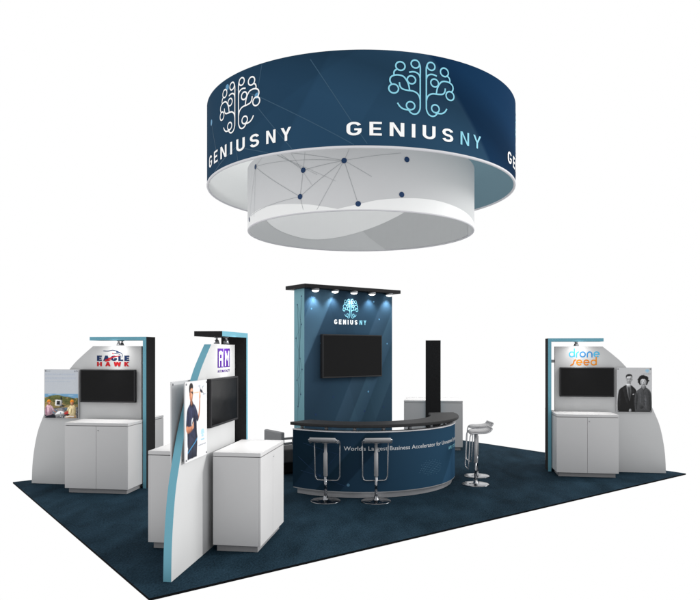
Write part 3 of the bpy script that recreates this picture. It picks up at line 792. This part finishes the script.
def develop(A, W, H, nx, soft):
    """turns the drawn shapes into a soft, grainy print: every shape gets rounded modelling, cloth-like mottling and a soft edge"""
    ny = int(nx*H/W); rs = np.random.RandomState(11)
    xs = (np.arange(nx)+0.5)/nx*W; ys = (np.arange(ny)+0.5)/ny*H
    X, Y = np.meshgrid(xs, ys); img = np.ones((ny, nx, 3))*0.6
    d = W/nx
    mott = blur(rs.randn(ny, nx), 3.0); mott /= mott.std(); fine = blur(rs.randn(ny, nx), 0.9); fine /= fine.std()
    for vs, fs, mi, ly in sorted(A.items, key=lambda t: t[3]):
        rgb, var = RGB[A.mats[mi].name]; c = np.array(lin(rgb))
        m = np.zeros((ny, nx))
        for sub in ((-.25,-.25),(.25,-.25),(-.25,.25),(.25,.25)):
            inside_any = np.zeros((ny, nx), bool)
            for f in fs:
                P_ = [vs[i] for i in f]; n = len(P_)
                x0 = max(0, int(min(p[0] for p in P_)/d)-2); x1 = min(nx, int(max(p[0] for p in P_)/d)+3)
                y0 = max(0, int(min(p[1] for p in P_)/d)-2); y1 = min(ny, int(max(p[1] for p in P_)/d)+3)
                if x1 <= x0 or y1 <= y0: continue
                xx = X[y0:y1, x0:x1]+sub[0]*d; yy = Y[y0:y1, x0:x1]+sub[1]*d
                ins = np.zeros(xx.shape, bool)
                for i in range(n):
                    (ax, ay), (bx, by) = P_[i], P_[(i+1) % n]
                    if ay == by: continue
                    ins ^= ((ay > yy) != (by > yy)) & (xx < (bx-ax)*(yy-ay)/(by-ay)+ax)
                inside_any[y0:y1, x0:x1] |= ins
            m += inside_any*0.25
        col = np.ones((ny, nx, 3))*c
        if ly >= 1.9 and m.sum() > 30:
            sg = min(9.0, max(1.5, 0.22*math.sqrt(m.sum())))
            b = blur(m, sg); gy, gx = np.gradient(b)
            relief = np.clip(1+1.5*sg*(0.75*gx-0.65*gy), 0.55, 1.5)*(0.80+0.25*b)
            col = col*(relief*(1+0.5*var*mott+0.4*var*fine))[..., None]
        mm = blur(m, 0.75 if ly >= 1.9 else 0.35)[..., None]
        img = img*(1-mm)+col*mm
    img = blur(img, soft)
    img *= (1+0.014*fine)[..., None]
    return np.clip(img, 0, 1)
PM, pnt, pb = new_mat('photo_print')
_ca = pnt.nodes.new('ShaderNodeVertexColor'); _ca.layer_name = 'ink'; pnt.links.new(_ca.outputs['Color'], pb.inputs['Base Color'])
pb.inputs['Roughness'].default_value = 0.42; pb.inputs['Specular IOR Level'].default_value = 0.2
def photo_sheet(A, W, H, fn, parent, nx=160, soft=0.5):
    img = develop(A, W, H, nx, soft); ny = img.shape[0]
    e = 0.004
    vs = [fn(e+(W-2*e)*i/(nx-1), e+(H-2*e)*j/(ny-1), 0.0012) for j in range(ny) for i in range(nx)]
    fs = [(j*nx+i, j*nx+i+1, (j+1)*nx+i+1, (j+1)*nx+i) for j in range(ny-1) for i in range(nx-1)]
    me = bpy.data.meshes.new('print'); me.from_pydata(vs, [], fs); me.materials.append(PM)
    at = me.color_attributes.new('ink', 'FLOAT_COLOR', 'POINT')
    at.data.foreach_set('color', np.concatenate([img, np.ones((ny, nx, 1))], axis=2).astype(np.float32).ravel())
    o = bpy.data.objects.new('print', me); COL.objects.link(o); o.parent = parent
    return o
def poster(label, key, side, draw):
    c = ktrans(key) @ Vector((0.235+PW/2, side*(0.038+0.022), 1.025))
    t = thing('poster', label, 'poster', c, K[key][1]+(0 if side < 0 else PI), 'square edged posters on stand-offs')
    s = MB(); s.box(-PW/2, PW/2, -0.012, 0.0, 0, PH, 0.0015); s.build('board', M['board'], t)
    for x in (-PW/2+0.025, PW/2-0.025):
        for z in (0.025, PH-0.025):
            # pins past the wing's curved edge only hold a front cap
            on = (side < 0 and x > 0) or (side > 0 and x < 0) or z < 0.1
            s = MB(); s.lathe([(0,-0.019),(0.009,-0.019),(0.010,-0.016),(0.010,0.0215 if on else 0.006),(0,0.0215 if on else 0.006)], 14, 0, (x, 0, z), 'y')
            s.build('standoff', M['lampbody'], t)
    if draw:
        A = Art(); draw(A)
        photo_sheet(A, PW, PH, plane_map((-PW/2,-0.012,0),(1,0,0),(0,0,1),(0,-1,0)), t)
    return t
def text_rows(A, x0, x1, ys, hgt, m, rnd):
    for y in ys:
        x = x0
        while x < x1-0.01:
            w = min(rnd.uniform(0.012, 0.045), x1-x); A.rect(x, y, x+w, y+hgt, m, 2); x += w+0.007
def bust(A, pts, y0, m, layer):
    """outline open at the bottom, cut straight at y0"""
    c = catmull(pts, False, 6); A.poly([(c[0][0], y0)]+c+[(c[-1][0], y0)], m, layer)
pm('skinshade', (150,98,74)); pm('skinlight', (228,178,146)); pm('navyd', (24,27,44), var=0.2, scale=40); pm('jeansd', (18,22,36))
pm('pinkd', (164,120,138), var=0.2, scale=40); pm('beiged', (176,156,112), var=0.2, scale=40); pm('treeline', (52,66,38), var=0.4, scale=60); pm('cloud', (176,204,224), var=0.1)
pm('g15', (30,30,32), var=0.3, scale=40); pm('g25', (52,53,55), var=0.2, scale=40); pm('g28', (84,85,88), var=0.2, scale=40); pm('g35', (128,129,131), var=0.1); pm('g32', (206,207,209)); pm('backlight', (218,219,221))
def draw_field(A):
    rnd = random.Random(3); e = 0.006; X = PW-e
    A.rect(e, e, X, PH-e, mat('print_paper', (190,195,202), 0.45, 0.2), 0)
    text_rows(A, 0.018, 0.10, [0.735], 0.007, P['text'], rnd)
    text_rows(A, 0.015, 0.52, [0.690,0.676], 0.008, P['text2'], rnd); text_rows(A, 0.015, 0.53, [0.630,0.615], 0.008, P['text2'], rnd); text_rows(A, 0.015, 0.44, [0.570], 0.008, P['text2'], rnd)
    A.rect(0.505,0.728,0.525,0.748, P['text'], 2)
    A.rect(e, e, X, 0.385, P['sky'], 1)
    for (x, y, w) in ((0.10,0.372,0.05),(0.24,0.378,0.06),(0.45,0.36,0.06)): A.poly([(x-w,y-0.006),(x-w*.4,y+0.004),(x+w*.3,y+0.003),(x+w,y-0.005),(x,y-0.008)], P['cloud'], 2)
    bust(A, [(e,0.325),(0.05,0.333),(0.10,0.35),(0.16,0.362),(0.24,0.366),(0.33,0.345),(0.42,0.336),(0.5,0.318),(X,0.322)], e, P['hill'], 3)
    for k in range(46):
        x = e+0.01+rnd.random()*(X-0.03); y = 0.20+rnd.random()*0.13
        A.disc(x, y, rnd.uniform(0.006,0.02), rnd.choice([P['treeline'], P['hill2'], P['hill'], P['tan']]), 4, ry=rnd.uniform(0.004,0.009), n=7)
    bust(A, [(e,0.25),(0.06,0.275),(0.15,0.265),(0.24,0.25),(0.33,0.235),(0.42,0.21),(X,0.225)], e, P['hill2'], 3.5)
    for k in range(40):
        x = e+0.012+rnd.random()*(X-0.04); y = 0.15+rnd.random()*0.08
        A.disc(x, y, rnd.uniform(0.005,0.018), rnd.choice([P['hill2'], P['tan'], P['hill'], P['treeline']]), 4.5, ry=rnd.uniform(0.003,0.008), n=7)
    bust(A, [(e,0.12),(0.10,0.135),(0.20,0.16),(0.33,0.172),(0.45,0.165),(X,0.18)], e, P['rock'], 5)
    for k in range(120):
        x, y = rnd.uniform(e+0.014, X-0.014), rnd.uniform(0.018, 0.155); r = rnd.uniform(0.004, 0.014)
        A.poly([(x+r*math.cos(t)*rnd.uniform(.7,1.2), y+0.6*r*math.sin(t)*rnd.uniform(.7,1.2)) for t in [k2*PI/3+0.3 for k2 in range(6)]], rnd.choice([P['white'], P['rock'], P['dark'], P['g4'], P['bluegrey'], P['g28'], P['tan'], P['g35']]), 5+0.2+0.6*rnd.random())
    # flight case with a dark screen, tripod foot
    A.poly([(0.185,0.20),(0.275,0.193),(0.282,0.287),(0.19,0.292)], P['white'], 6); A.poly([(0.275,0.193),(0.300,0.205),(0.304,0.28),(0.282,0.287)], P['g4'], 6.2); A.poly([(0.205,0.215),(0.262,0.211),(0.267,0.273),(0.208,0.276)], P['dark'], 6.5); A.poly([(0.212,0.240),(0.24,0.24),(0.262,0.27),(0.212,0.272)], P['g25'], 6.8)
    A.poly([(0.268,0.305),(0.283,0.345),(0.295,0.342),(0.305,0.30),(0.285,0.292)], P['dark'], 6); A.poly([(0.26,0.185),(0.335,0.183),(0.34,0.204),(0.28,0.212)], P['dark'], 6)
    # two people kneeling, orange caps
    for (x, m, md, f) in ((0.078, P['pink'], P['pinkd'], 1), (0.470, P['beige'], P['beiged'], -1)):
        Q = lambda pts: [(x+f*px, py) for px, py in pts]
        A.poly(Q([(-0.070,e),(-0.066,0.05),(-0.03,0.085),(0.05,0.08),(0.10,0.052),(0.115,0.02),(0.11,e)]), P['jeansd'] if f > 0 else P['tan'], 7)
        A.smooth(Q([(-0.05,0.045),(-0.062,0.11),(-0.052,0.18),(-0.018,0.21),(0.02,0.208),(0.05,0.185),(0.058,0.13),(0.062,0.07),(0.01,0.05)]), m, 7.4, 5)
        A.smooth(Q([(-0.05,0.05),(-0.06,0.11),(-0.052,0.175),(-0.036,0.18),(-0.034,0.12),(-0.025,0.06)]), md, 7.7, 5)
        A.smooth(Q([(0.01,0.16),(0.022,0.12),(0.03,0.07),(0.018,0.075),(0.004,0.12)]), md, 7.7, 5)
        A.stroke(Q(catmull([(0.04,0.185),(0.068,0.145),(0.080,0.118)], False, 5)), 0.026, m, 7.8); A.stroke(Q(catmull([(0.080,0.120),(0.10,0.105),(0.125,0.098)], False, 5)), 0.016, P['skin2'], 8)
        A.poly(Q([(-0.012,0.225),(0.014,0.225),(0.016,0.20),(-0.012,0.20)]), P['skinshade'], 7.8)
        A.smooth(Q([(-0.024,0.25),(-0.020,0.225),(0.0,0.208),(0.020,0.222),(0.027,0.245),(0.022,0.265),(-0.018,0.268)]), P['skin2'], 8, 5)
        A.smooth(Q([(0.004,0.25),(0.006,0.22),(0.022,0.224),(0.026,0.248)]), P['skin'], 8.2, 5)
        A.poly(Q([(-0.030,0.252),(-0.030,0.272),(-0.016,0.292),(0.008,0.297),(0.026,0.284),(0.031,0.262),(0.044,0.254),(0.030,0.250),(0.0,0.258)]), P['orangecap'], 8.5)
    # drone hull and kit on the ground
    A.smooth([(0.185,0.06),(0.215,0.095),(0.27,0.118),(0.325,0.105),(0.338,0.08),(0.30,0.05),(0.23,0.04)], P['white'], 7); A.smooth([(0.19,0.058),(0.24,0.07),(0.30,0.068),(0.335,0.08),(0.30,0.048),(0.23,0.038)], P['g4'], 7.3); A.disc(0.275,0.085,0.012,P['bluegrey'],7.6)
    A.smooth([(0.135,0.10),(0.185,0.13),(0.22,0.118),(0.16,0.08)], P['bluegrey'], 6.5); A.smooth([(0.335,0.075),(0.36,0.11),(0.405,0.112),(0.44,0.075),(0.39,0.045)], P['red'], 7); A.smooth([(0.35,0.06),(0.39,0.07),(0.43,0.066),(0.39,0.042)], P['dark'], 7.4)
    A.smooth([(0.33,0.135),(0.355,0.165),(0.40,0.158),(0.385,0.125)], P['bluegrey'], 6.5); A.stroke([(0.15,0.155),(0.33,0.175)], 0.005, P['dark'], 6.8); A.stroke([(0.34,0.02),(0.44,0.035),(0.50,0.03)], 0.012, P['white'], 7.8)
def draw_man(A):
    e = 0.004
    A.rect(e, e, PW-e, PH-e, mat('print_white_paper', (212,213,215), 0.45, 0.2, var=0.01), 0)
    bust(A, [(0.058,0.06),(0.066,0.12),(0.10,0.19),(0.26,0.215),(0.305,0.18),(0.302,0.10),(0.296,0.05)], 0.022, P['jeans'], 2)
    A.poly([(0.165,0.022),(0.172,0.14),(0.20,0.14),(0.20,0.022)], P['jeansd'], 2.4); A.poly([(0.06,0.022),(0.072,0.13),(0.10,0.15),(0.09,0.022)], P['jeansd'], 2.4)
    A.smooth([(0.067,0.13),(0.052,0.26),(0.034,0.40),(0.046,0.49),(0.085,0.53),(0.13,0.55),(0.20,0.548),(0.255,0.52),(0.288,0.46),(0.29,0.36),(0.298,0.26),(0.312,0.205),(0.27,0.165),(0.17,0.14)], P['navy'], 3)
    # folds and the shaded side of the shirt
    A.smooth([(0.05,0.40),(0.06,0.27),(0.072,0.15),(0.10,0.15),(0.098,0.28),(0.085,0.42),(0.075,0.50),(0.048,0.48)], P['navyd'], 3.4)
    A.smooth([(0.21,0.42),(0.235,0.30),(0.27,0.20),(0.285,0.20),(0.262,0.31),(0.232,0.44)], P['navyd'], 3.4); A.smooth([(0.13,0.26),(0.18,0.22),(0.25,0.20),(0.19,0.235)], P['navyd'], 3.5)
    A.smooth([(0.14,0.47),(0.155,0.38),(0.15,0.30),(0.17,0.38),(0.165,0.48)], P['navy2'], 3.5); A.smooth([(0.22,0.52),(0.255,0.50),(0.27,0.46),(0.262,0.42),(0.25,0.47)], P['navy2'], 3.5)
    A.stroke(catmull([(0.062,0.085),(0.16,0.128),(0.26,0.17),(0.312,0.205)], False, 6), 0.010, P['blueline'], 4)
    A.poly([(0.115,0.548),(0.14,0.505),(0.162,0.53),(0.192,0.503),(0.205,0.548),(0.178,0.58),(0.12,0.58)], P['navyd'], 3.8)
    A.poly([(0.124,0.61),(0.176,0.60),(0.182,0.545),(0.163,0.527),(0.136,0.55)], P['skinshade'], 4)
    A.smooth([(0.105,0.67),(0.108,0.615),(0.128,0.575),(0.152,0.562),(0.176,0.585),(0.188,0.62),(0.193,0.665),(0.178,0.71),(0.13,0.715)], P['skin2'], 5)
    A.smooth([(0.15,0.69),(0.152,0.62),(0.165,0.59),(0.18,0.60),(0.19,0.64),(0.192,0.68),(0.18,0.70)], P['skin'], 5.3); A.poly([(0.188,0.652),(0.201,0.632),(0.188,0.626)], P['skin'], 5.2); A.stroke([(0.165,0.606),(0.186,0.608)], 0.006, P['skinshade'], 5.6); A.smooth([(0.128,0.60),(0.15,0.568),(0.178,0.59),(0.18,0.60),(0.155,0.585)], P['skinshade'], 5.5)
    A.smooth([(0.102,0.655),(0.092,0.70),(0.108,0.738),(0.148,0.752),(0.185,0.738),(0.198,0.708),(0.188,0.695),(0.15,0.70),(0.126,0.685),(0.122,0.645),(0.112,0.63)], P['hair'], 6)
    A.poly([(0.125,0.672),(0.198,0.664),(0.195,0.640),(0.172,0.644),(0.163,0.656),(0.142,0.655)], P['hair'], 6.5); A.disc(0.113,0.645,0.010,P['skinshade'],6.2,ry=0.016)
    # folded arm: sleeve, forearm, fingers holding the controller
    A.smooth([(0.044,0.46),(0.026,0.39),(0.024,0.33),(0.05,0.305),(0.088,0.33),(0.095,0.42)], P['navy'], 5); A.smooth([(0.03,0.40),(0.026,0.34),(0.048,0.31),(0.052,0.36)], P['navyd'], 5.3)
    A.smooth([(0.020,0.325),(0.035,0.290),(0.075,0.272),(0.13,0.278),(0.18,0.296),(0.205,0.318),(0.18,0.338),(0.13,0.332),(0.08,0.335),(0.045,0.345)], P['skin2'], 6); A.smooth([(0.04,0.30),(0.08,0.278),(0.14,0.285),(0.19,0.305),(0.12,0.300)], P['skinshade'], 6.3)
    for k in range(4): A.stroke(catmull([(0.178,0.305+0.013*k),(0.206,0.312+0.015*k),(0.218-0.004*k,0.325+0.016*k)], False, 4), 0.011, P['skin'], 6.5+0.2*k)
    A.smooth([(0.155,0.345),(0.16,0.385),(0.178,0.408),(0.200,0.405),(0.19,0.37),(0.205,0.345),(0.18,0.335)], P['g3'], 6.2); A.smooth([(0.165,0.35),(0.17,0.375),(0.185,0.37),(0.185,0.35)], P['g28'], 6.4)
    # raised arm with a small drone
    A.smooth([(0.25,0.515),(0.286,0.49),(0.322,0.435),(0.345,0.40),(0.33,0.372),(0.297,0.368),(0.272,0.42)], P['navy'], 5); A.smooth([(0.275,0.43),(0.297,0.375),(0.325,0.373),(0.30,0.40)], P['navyd'], 5.3)
    A.stroke(catmull([(0.322,0.388),(0.352,0.43),(0.366,0.50),(0.372,0.56),(0.374,0.60)], False, 6), 0.036, P['skin2'], 4.8, wend=0.024); A.stroke(catmull([(0.334,0.388),(0.362,0.43),(0.376,0.50),(0.379,0.56)], False, 6), 0.010, P['skinshade'], 5.2)
    A.smooth([(0.358,0.59),(0.352,0.62),(0.362,0.645),(0.384,0.645),(0.396,0.62),(0.390,0.59)], P['skin'], 6); 
    for k in range(3): A.stroke([(0.360+0.012*k,0.635),(0.364+0.014*k,0.663)], 0.009, P['skin'], 6.2)
    A.stroke([(0.205,0.652),(0.345,0.650)], 0.008, P['orange'], 3)
    A.poly([(0.375,0.668),(0.39,0.682),(0.445,0.662),(0.455,0.645),(0.43,0.636),(0.39,0.650)], P['navyd'], 7); A.stroke([(0.40,0.672),(0.36,0.712)], 0.008, P['navy'], 6.8); A.stroke([(0.43,0.655),(0.50,0.62)], 0.008, P['navy'], 6.8); A.stroke([(0.43,0.668),(0.46,0.70)], 0.007, P['navy'], 6.8)
    for (x, y, w) in ((0.36,0.715,0.035),(0.50,0.622,0.045),(0.462,0.702,0.030)): A.stroke([(x-w,y-0.006),(x,y),(x+w,y+0.004)], 0.006, P['bluegrey'], 7.3)
    brain(A, 0.45, 0.235, 0.085, 0.08, P['logoblue'], 0.006, 3)
    A.rect(0.40,0.165,0.50,0.178, P['logoblue'], 3)
    rnd = random.Random(5); text_rows(A, 0.34, 0.54, [0.115], 0.012, P['text'], rnd)
def draw_pair(A):
    e = 0.004; rnd = random.Random(9)
    A.rect(e, e, PW-e, PH-e, P['greyprint'], 0)
    # man in a dark suit
    bust(A, [(0.014,0.05),(0.012,0.16),(0.022,0.29),(0.042,0.385),(0.09,0.43),(0.155,0.468),(0.235,0.465),(0.285,0.425),(0.318,0.385),(0.330,0.30),(0.328,0.12),(0.326,0.05)], e, P['g1'], 2)
    A.smooth([(0.03,0.10),(0.04,0.28),(0.065,0.385),(0.078,0.30),(0.06,0.12)], P['g15'], 2.3); A.smooth([(0.10,0.40),(0.15,0.43),(0.17,0.30),(0.195,0.12),(0.15,0.20),(0.12,0.32)], P['g15'], 2.3); A.smooth([(0.26,0.41),(0.30,0.36),(0.305,0.22),(0.285,0.10),(0.275,0.25)], P['g15'], 2.3)
    A.poly([(0.155,0.468),(0.235,0.465),(0.242,0.36),(0.212,0.19),(0.178,0.32)], P['g6'], 3); A.poly([(0.188,0.43),(0.210,0.43),(0.224,0.31),(0.211,0.20),(0.192,0.30)], P['g25'], 3.4)
    A.poly([(0.150,0.47),(0.178,0.32),(0.206,0.20),(0.16,0.30),(0.128,0.40)], P['g15'], 3.5); A.poly([(0.235,0.466),(0.243,0.36),(0.214,0.19),(0.262,0.31),(0.262,0.40)], P['g15'], 3.5)
    A.poly([(0.155,0.484),(0.183,0.435),(0.199,0.452),(0.215,0.435),(0.236,0.478),(0.20,0.49)], P['g32'], 4)
    A.poly([(0.168,0.53),(0.232,0.53),(0.232,0.462),(0.20,0.444),(0.166,0.468)], P['g35'], 3.8)
    A.smooth([(0.158,0.59),(0.161,0.54),(0.178,0.502),(0.203,0.486),(0.228,0.502),(0.245,0.54),(0.249,0.59),(0.235,0.625),(0.172,0.625)], P['g3'], 6)
    A.smooth([(0.158,0.585),(0.162,0.54),(0.178,0.504),(0.196,0.49),(0.182,0.53),(0.174,0.58)], P['g4'], 6.3); A.smooth([(0.205,0.60),(0.222,0.607),(0.238,0.60),(0.222,0.588)], P['g32'], 6.2)
    A.smooth([(0.155,0.575),(0.150,0.615),(0.165,0.645),(0.20,0.660),(0.238,0.652),(0.256,0.622),(0.254,0.580),(0.247,0.605),(0.232,0.622),(0.198,0.618),(0.172,0.610),(0.162,0.590)], P['g15'], 7); A.stroke(catmull([(0.165,0.628),(0.20,0.645),(0.24,0.637)], False, 5), 0.007, P['g28'], 7.3)
    for x in (0.186, 0.224): A.disc(x, 0.566, 0.008, P['g28'], 6.6, ry=0.005, n=10); A.ring(x, 0.566, 0.0135, 0.003, P['g25'], 7, n=16, ry=0.010); A.stroke([(x-0.014,0.583),(x,0.587),(x+0.014,0.583)], 0.005, P['g25'], 6.8)
    A.line((0.20,0.568),(0.21,0.568),0.004,P['g25'],7); A.smooth([(0.184,0.524),(0.205,0.529),(0.225,0.524),(0.205,0.514)], P['g28'], 7); A.smooth([(0.203,0.56),(0.214,0.543),(0.205,0.537),(0.196,0.543)], P['g35'], 6.6)
    A.disc(0.256,0.56,0.007,P['g35'],5.8,ry=0.014); A.poly([(0.262,0.300),(0.286,0.308),(0.285,0.320),(0.262,0.312)], P['g32'], 4); A.smooth([(0.205,0.012),(0.206,0.045),(0.222,0.062),(0.240,0.045),(0.238,0.012)], P['g4'], 4)
    # man in a charcoal shirt with curly hair
    bust(A, [(0.302,0.04),(0.296,0.14),(0.298,0.26),(0.318,0.352),(0.36,0.395),(0.405,0.425),(0.475,0.428),(0.525,0.395),(0.558,0.345),(0.569,0.26),(0.571,0.12),(0.570,0.05)], e, P['g2'], 4.5)
    A.smooth([(0.305,0.08),(0.305,0.24),(0.325,0.34),(0.345,0.28),(0.338,0.14),(0.33,0.05)], P['g25'], 4.8); A.smooth([(0.50,0.38),(0.54,0.33),(0.55,0.20),(0.525,0.10),(0.52,0.25)], P['g25'], 4.8); A.smooth([(0.37,0.36),(0.40,0.30),(0.395,0.18),(0.375,0.10),(0.38,0.24)], P['g28'], 4.8); A.smooth([(0.465,0.30),(0.50,0.20),(0.49,0.06),(0.47,0.12)], P['g28'], 4.8); A.smooth([(0.36,0.10),(0.41,0.13),(0.44,0.09),(0.40,0.06)], P['g25'], 5)
    A.stroke([(0.443,0.385),(0.447,0.20),(0.447,0.02)], 0.006, P['g25'], 5.2)
    for k in range(6): A.disc(0.451, 0.35-0.06*k, 0.0035, P['g35'], 5.4, n=8)
    A.poly([(0.548,0.006),(0.552,0.10),(0.568,0.19),(0.571,0.19),(0.571,0.006)], P['g1'], 5.2)
    A.poly([(0.400,0.432),(0.420,0.395),(0.441,0.378),(0.464,0.395),(0.482,0.432),(0.476,0.455),(0.406,0.455)], P['g25'], 5); A.poly([(0.408,0.47),(0.472,0.47),(0.470,0.425),(0.441,0.388),(0.412,0.425)], P['g35'], 5.4)
    A.smooth([(0.362,0.50),(0.350,0.55),(0.368,0.605),(0.425,0.637),(0.485,0.622),(0.517,0.570),(0.510,0.505),(0.488,0.468),(0.44,0.50),(0.385,0.468)], P['g1'], 5.6)
    for k in range(34):
        a = R(-40+260*k/33); q = rnd.uniform(.72,1.08); A.disc(0.434+0.080*math.cos(a)*q, 0.545+0.085*math.sin(a)*q, rnd.uniform(0.008,0.017), rnd.choice([P['g1'], P['g1'], P['g15']]), 5.8, n=9)
    A.smooth([(0.389,0.55),(0.391,0.50),(0.408,0.462),(0.437,0.443),(0.467,0.460),(0.484,0.50),(0.486,0.55),(0.465,0.582),(0.41,0.582)], P['g3'], 6.6); A.smooth([(0.389,0.545),(0.392,0.50),(0.41,0.462),(0.43,0.447),(0.412,0.49),(0.405,0.54)], P['g4'], 6.9)
    for (x, y, r) in ((0.40,0.578,0.016),(0.42,0.588,0.017),(0.44,0.582,0.014),(0.462,0.586,0.017),(0.478,0.572,0.015),(0.388,0.558,0.011),(0.488,0.552,0.010)): A.disc(x, y, r, P['g1'], 7.2, n=9)
    for x in (0.415, 0.460): A.stroke([(x-0.013,0.543),(x,0.548),(x+0.013,0.543)], 0.006, P['g15'], 7.4); A.disc(x, 0.530, 0.007, P['g25'], 7.4, ry=0.004, n=10)
    A.smooth([(0.436,0.525),(0.448,0.503),(0.438,0.498),(0.428,0.503)], P['g35'], 7.2); A.smooth([(0.418,0.483),(0.438,0.486),(0.459,0.483),(0.438,0.473)], P['g28'], 7.4)
    brain(A, 0.50, 0.71, 0.058, 0.052, P['logoblue'], 0.005, 3); text_rows(A, 0.43, 0.56, [0.655], 0.010, P['g4'], rnd)
poster('poster with text above a photo of two workers in orange caps outdoors', 'eagle', -1, draw_field)
poster('poster of a dark haired person in a navy shirt holding up a small drone', 'front', -1, draw_man)
poster('black and white poster of two people, one in a suit, one curly haired', 'drone', 1, draw_pair)
poster('blank grey back of a poster jutting past the nearest wing curved edge', 'front', 1, None)

# ------------------------------------------------------------------ lounge chair behind the tower
cp = Vector((-1.145,10.80,0))
ch = thing('lounge_chair', 'low grey lounge chair on a dark base glimpsed left of the curved counter', 'chair', cp, ANG1)
# local: +x = D1 (seat direction), +y = D2
s = MB(); s.box(0.0,0.075,0.0,0.57,0.20,0.722,0.02,seg=3); s.build('backrest', M['chairgrey'], ch)
s = MB(); s.box(0.08,0.62,0.04,0.53,0.19,0.42,0.03,seg=3); s.build('seat', M['chairdark'], ch)
for y in (0.0, 0.535):
    s = MB(); s.box(0.078,0.60,y,y+0.035,0.505,0.545,0.008); s.box(0.565,0.60,y+0.003,y+0.032,0.0,0.504,0.004); s.build('armrest', M['chairgrey'], ch)
s = MB(); s.box(0.03,0.56,0.06,0.51,0.03,0.188,0.006); s.box(0.06,0.53,0.09,0.48,0.0,0.03); s.build('base', M['chairblack'], ch)

# ------------------------------------------------------------------ light
w = bpy.data.worlds.new('World'); sc.world = w; w.use_nodes = True
bg = w.node_tree.nodes['Background']; bg.inputs['Color'].default_value = (1,1,1,1); bg.inputs['Strength'].default_value = 1.0

def add_light(kind, name, loc, target, energy, **k):
    l = bpy.data.lights.new(name, kind); l.energy = energy
    for a, v in k.items(): setattr(l, a, v)
    o = bpy.data.objects.new(name, l); COL.objects.link(o); o.location = loc
    d = Vector(target)-Vector(loc); o.rotation_euler = d.to_track_quat('-Z', 'Y').to_euler()
    return o
add_light('AREA', 'side_fill', (16.0, 13.0, 9.0), (0.0, 9.5, 1.0), 1300, shape='DISK', size=6.0, color=(1.0,0.985,0.96))  # added fill from out of view, brightens faces turned to the right
mt = Matrix.Translation(tower.location) @ Matrix.Rotation(ANG1, 4, 'Z')
for (x, y, z) in lamp_pos:
    add_light('SPOT', 'downlight_bulb', mt @ Vector((x, y, z-0.015)), mt @ Vector((x, 0.0, 2.5)), 16, spot_size=R(105), spot_blend=0.9, shadow_soft_size=0.03, color=(0.78,0.92,1.0))
for key in K:
    for sg in (-1, 1):
        m4 = ktrans(key)
        # each kiosk lamp washes the panel and throws a pool on the cabinet below
        add_light('SPOT', 'wash_bulb', m4 @ Vector((1.46, sg*0.26, 2.20)), m4 @ Vector((1.42, sg*0.04, 1.85)), 7.5, spot_size=R(150), spot_blend=1.0, shadow_soft_size=0.06, color=(1.0,0.98,0.95))
        add_light('SPOT', 'pool_bulb', m4 @ Vector((1.46, sg*0.17, 2.20)), m4 @ Vector((1.40, sg*0.37, 1.03)), 62, spot_size=R(66), spot_blend=0.9, shadow_soft_size=0.06, color=(1.0,0.98,0.95))
add_light('SPOT', 'fill_spot', (6.5, 8.4, 5.5), (-3.3, 9.8, 0.7), 1900, spot_size=R(15), spot_blend=0.9, shadow_soft_size=0.3, color=(1.0,0.985,0.96))  # added spot without a fixture, lifts the hawk kiosk cabinet's end face
add_light('SPOT', 'fill_spot', (13.5, 8.0, 5.6), (-1.0, 7.0, 0.95), 6000, spot_size=R(19), spot_blend=0.9, shadow_soft_size=0.5, color=(1.0,0.985,0.96))  # unseen spot added to brighten the nearest kiosk's television side

# ------------------------------------------------------------------ camera
cam = bpy.data.cameras.new('camera'); co = bpy.data.objects.new('camera', cam); COL.objects.link(co)
co.location = (0,0,2.09); co.rotation_euler = (R(90),0,0)
cam.sensor_width = 36; cam.lens = 36*652/700; cam.shift_y = 50/700; cam.clip_end = 500; cam.clip_start = 0.05
sc.camera = co
sc.view_settings.view_transform = 'Standard'; sc.view_settings.look = 'None'; sc.view_settings.exposure = 0; sc.view_settings.gamma = 1
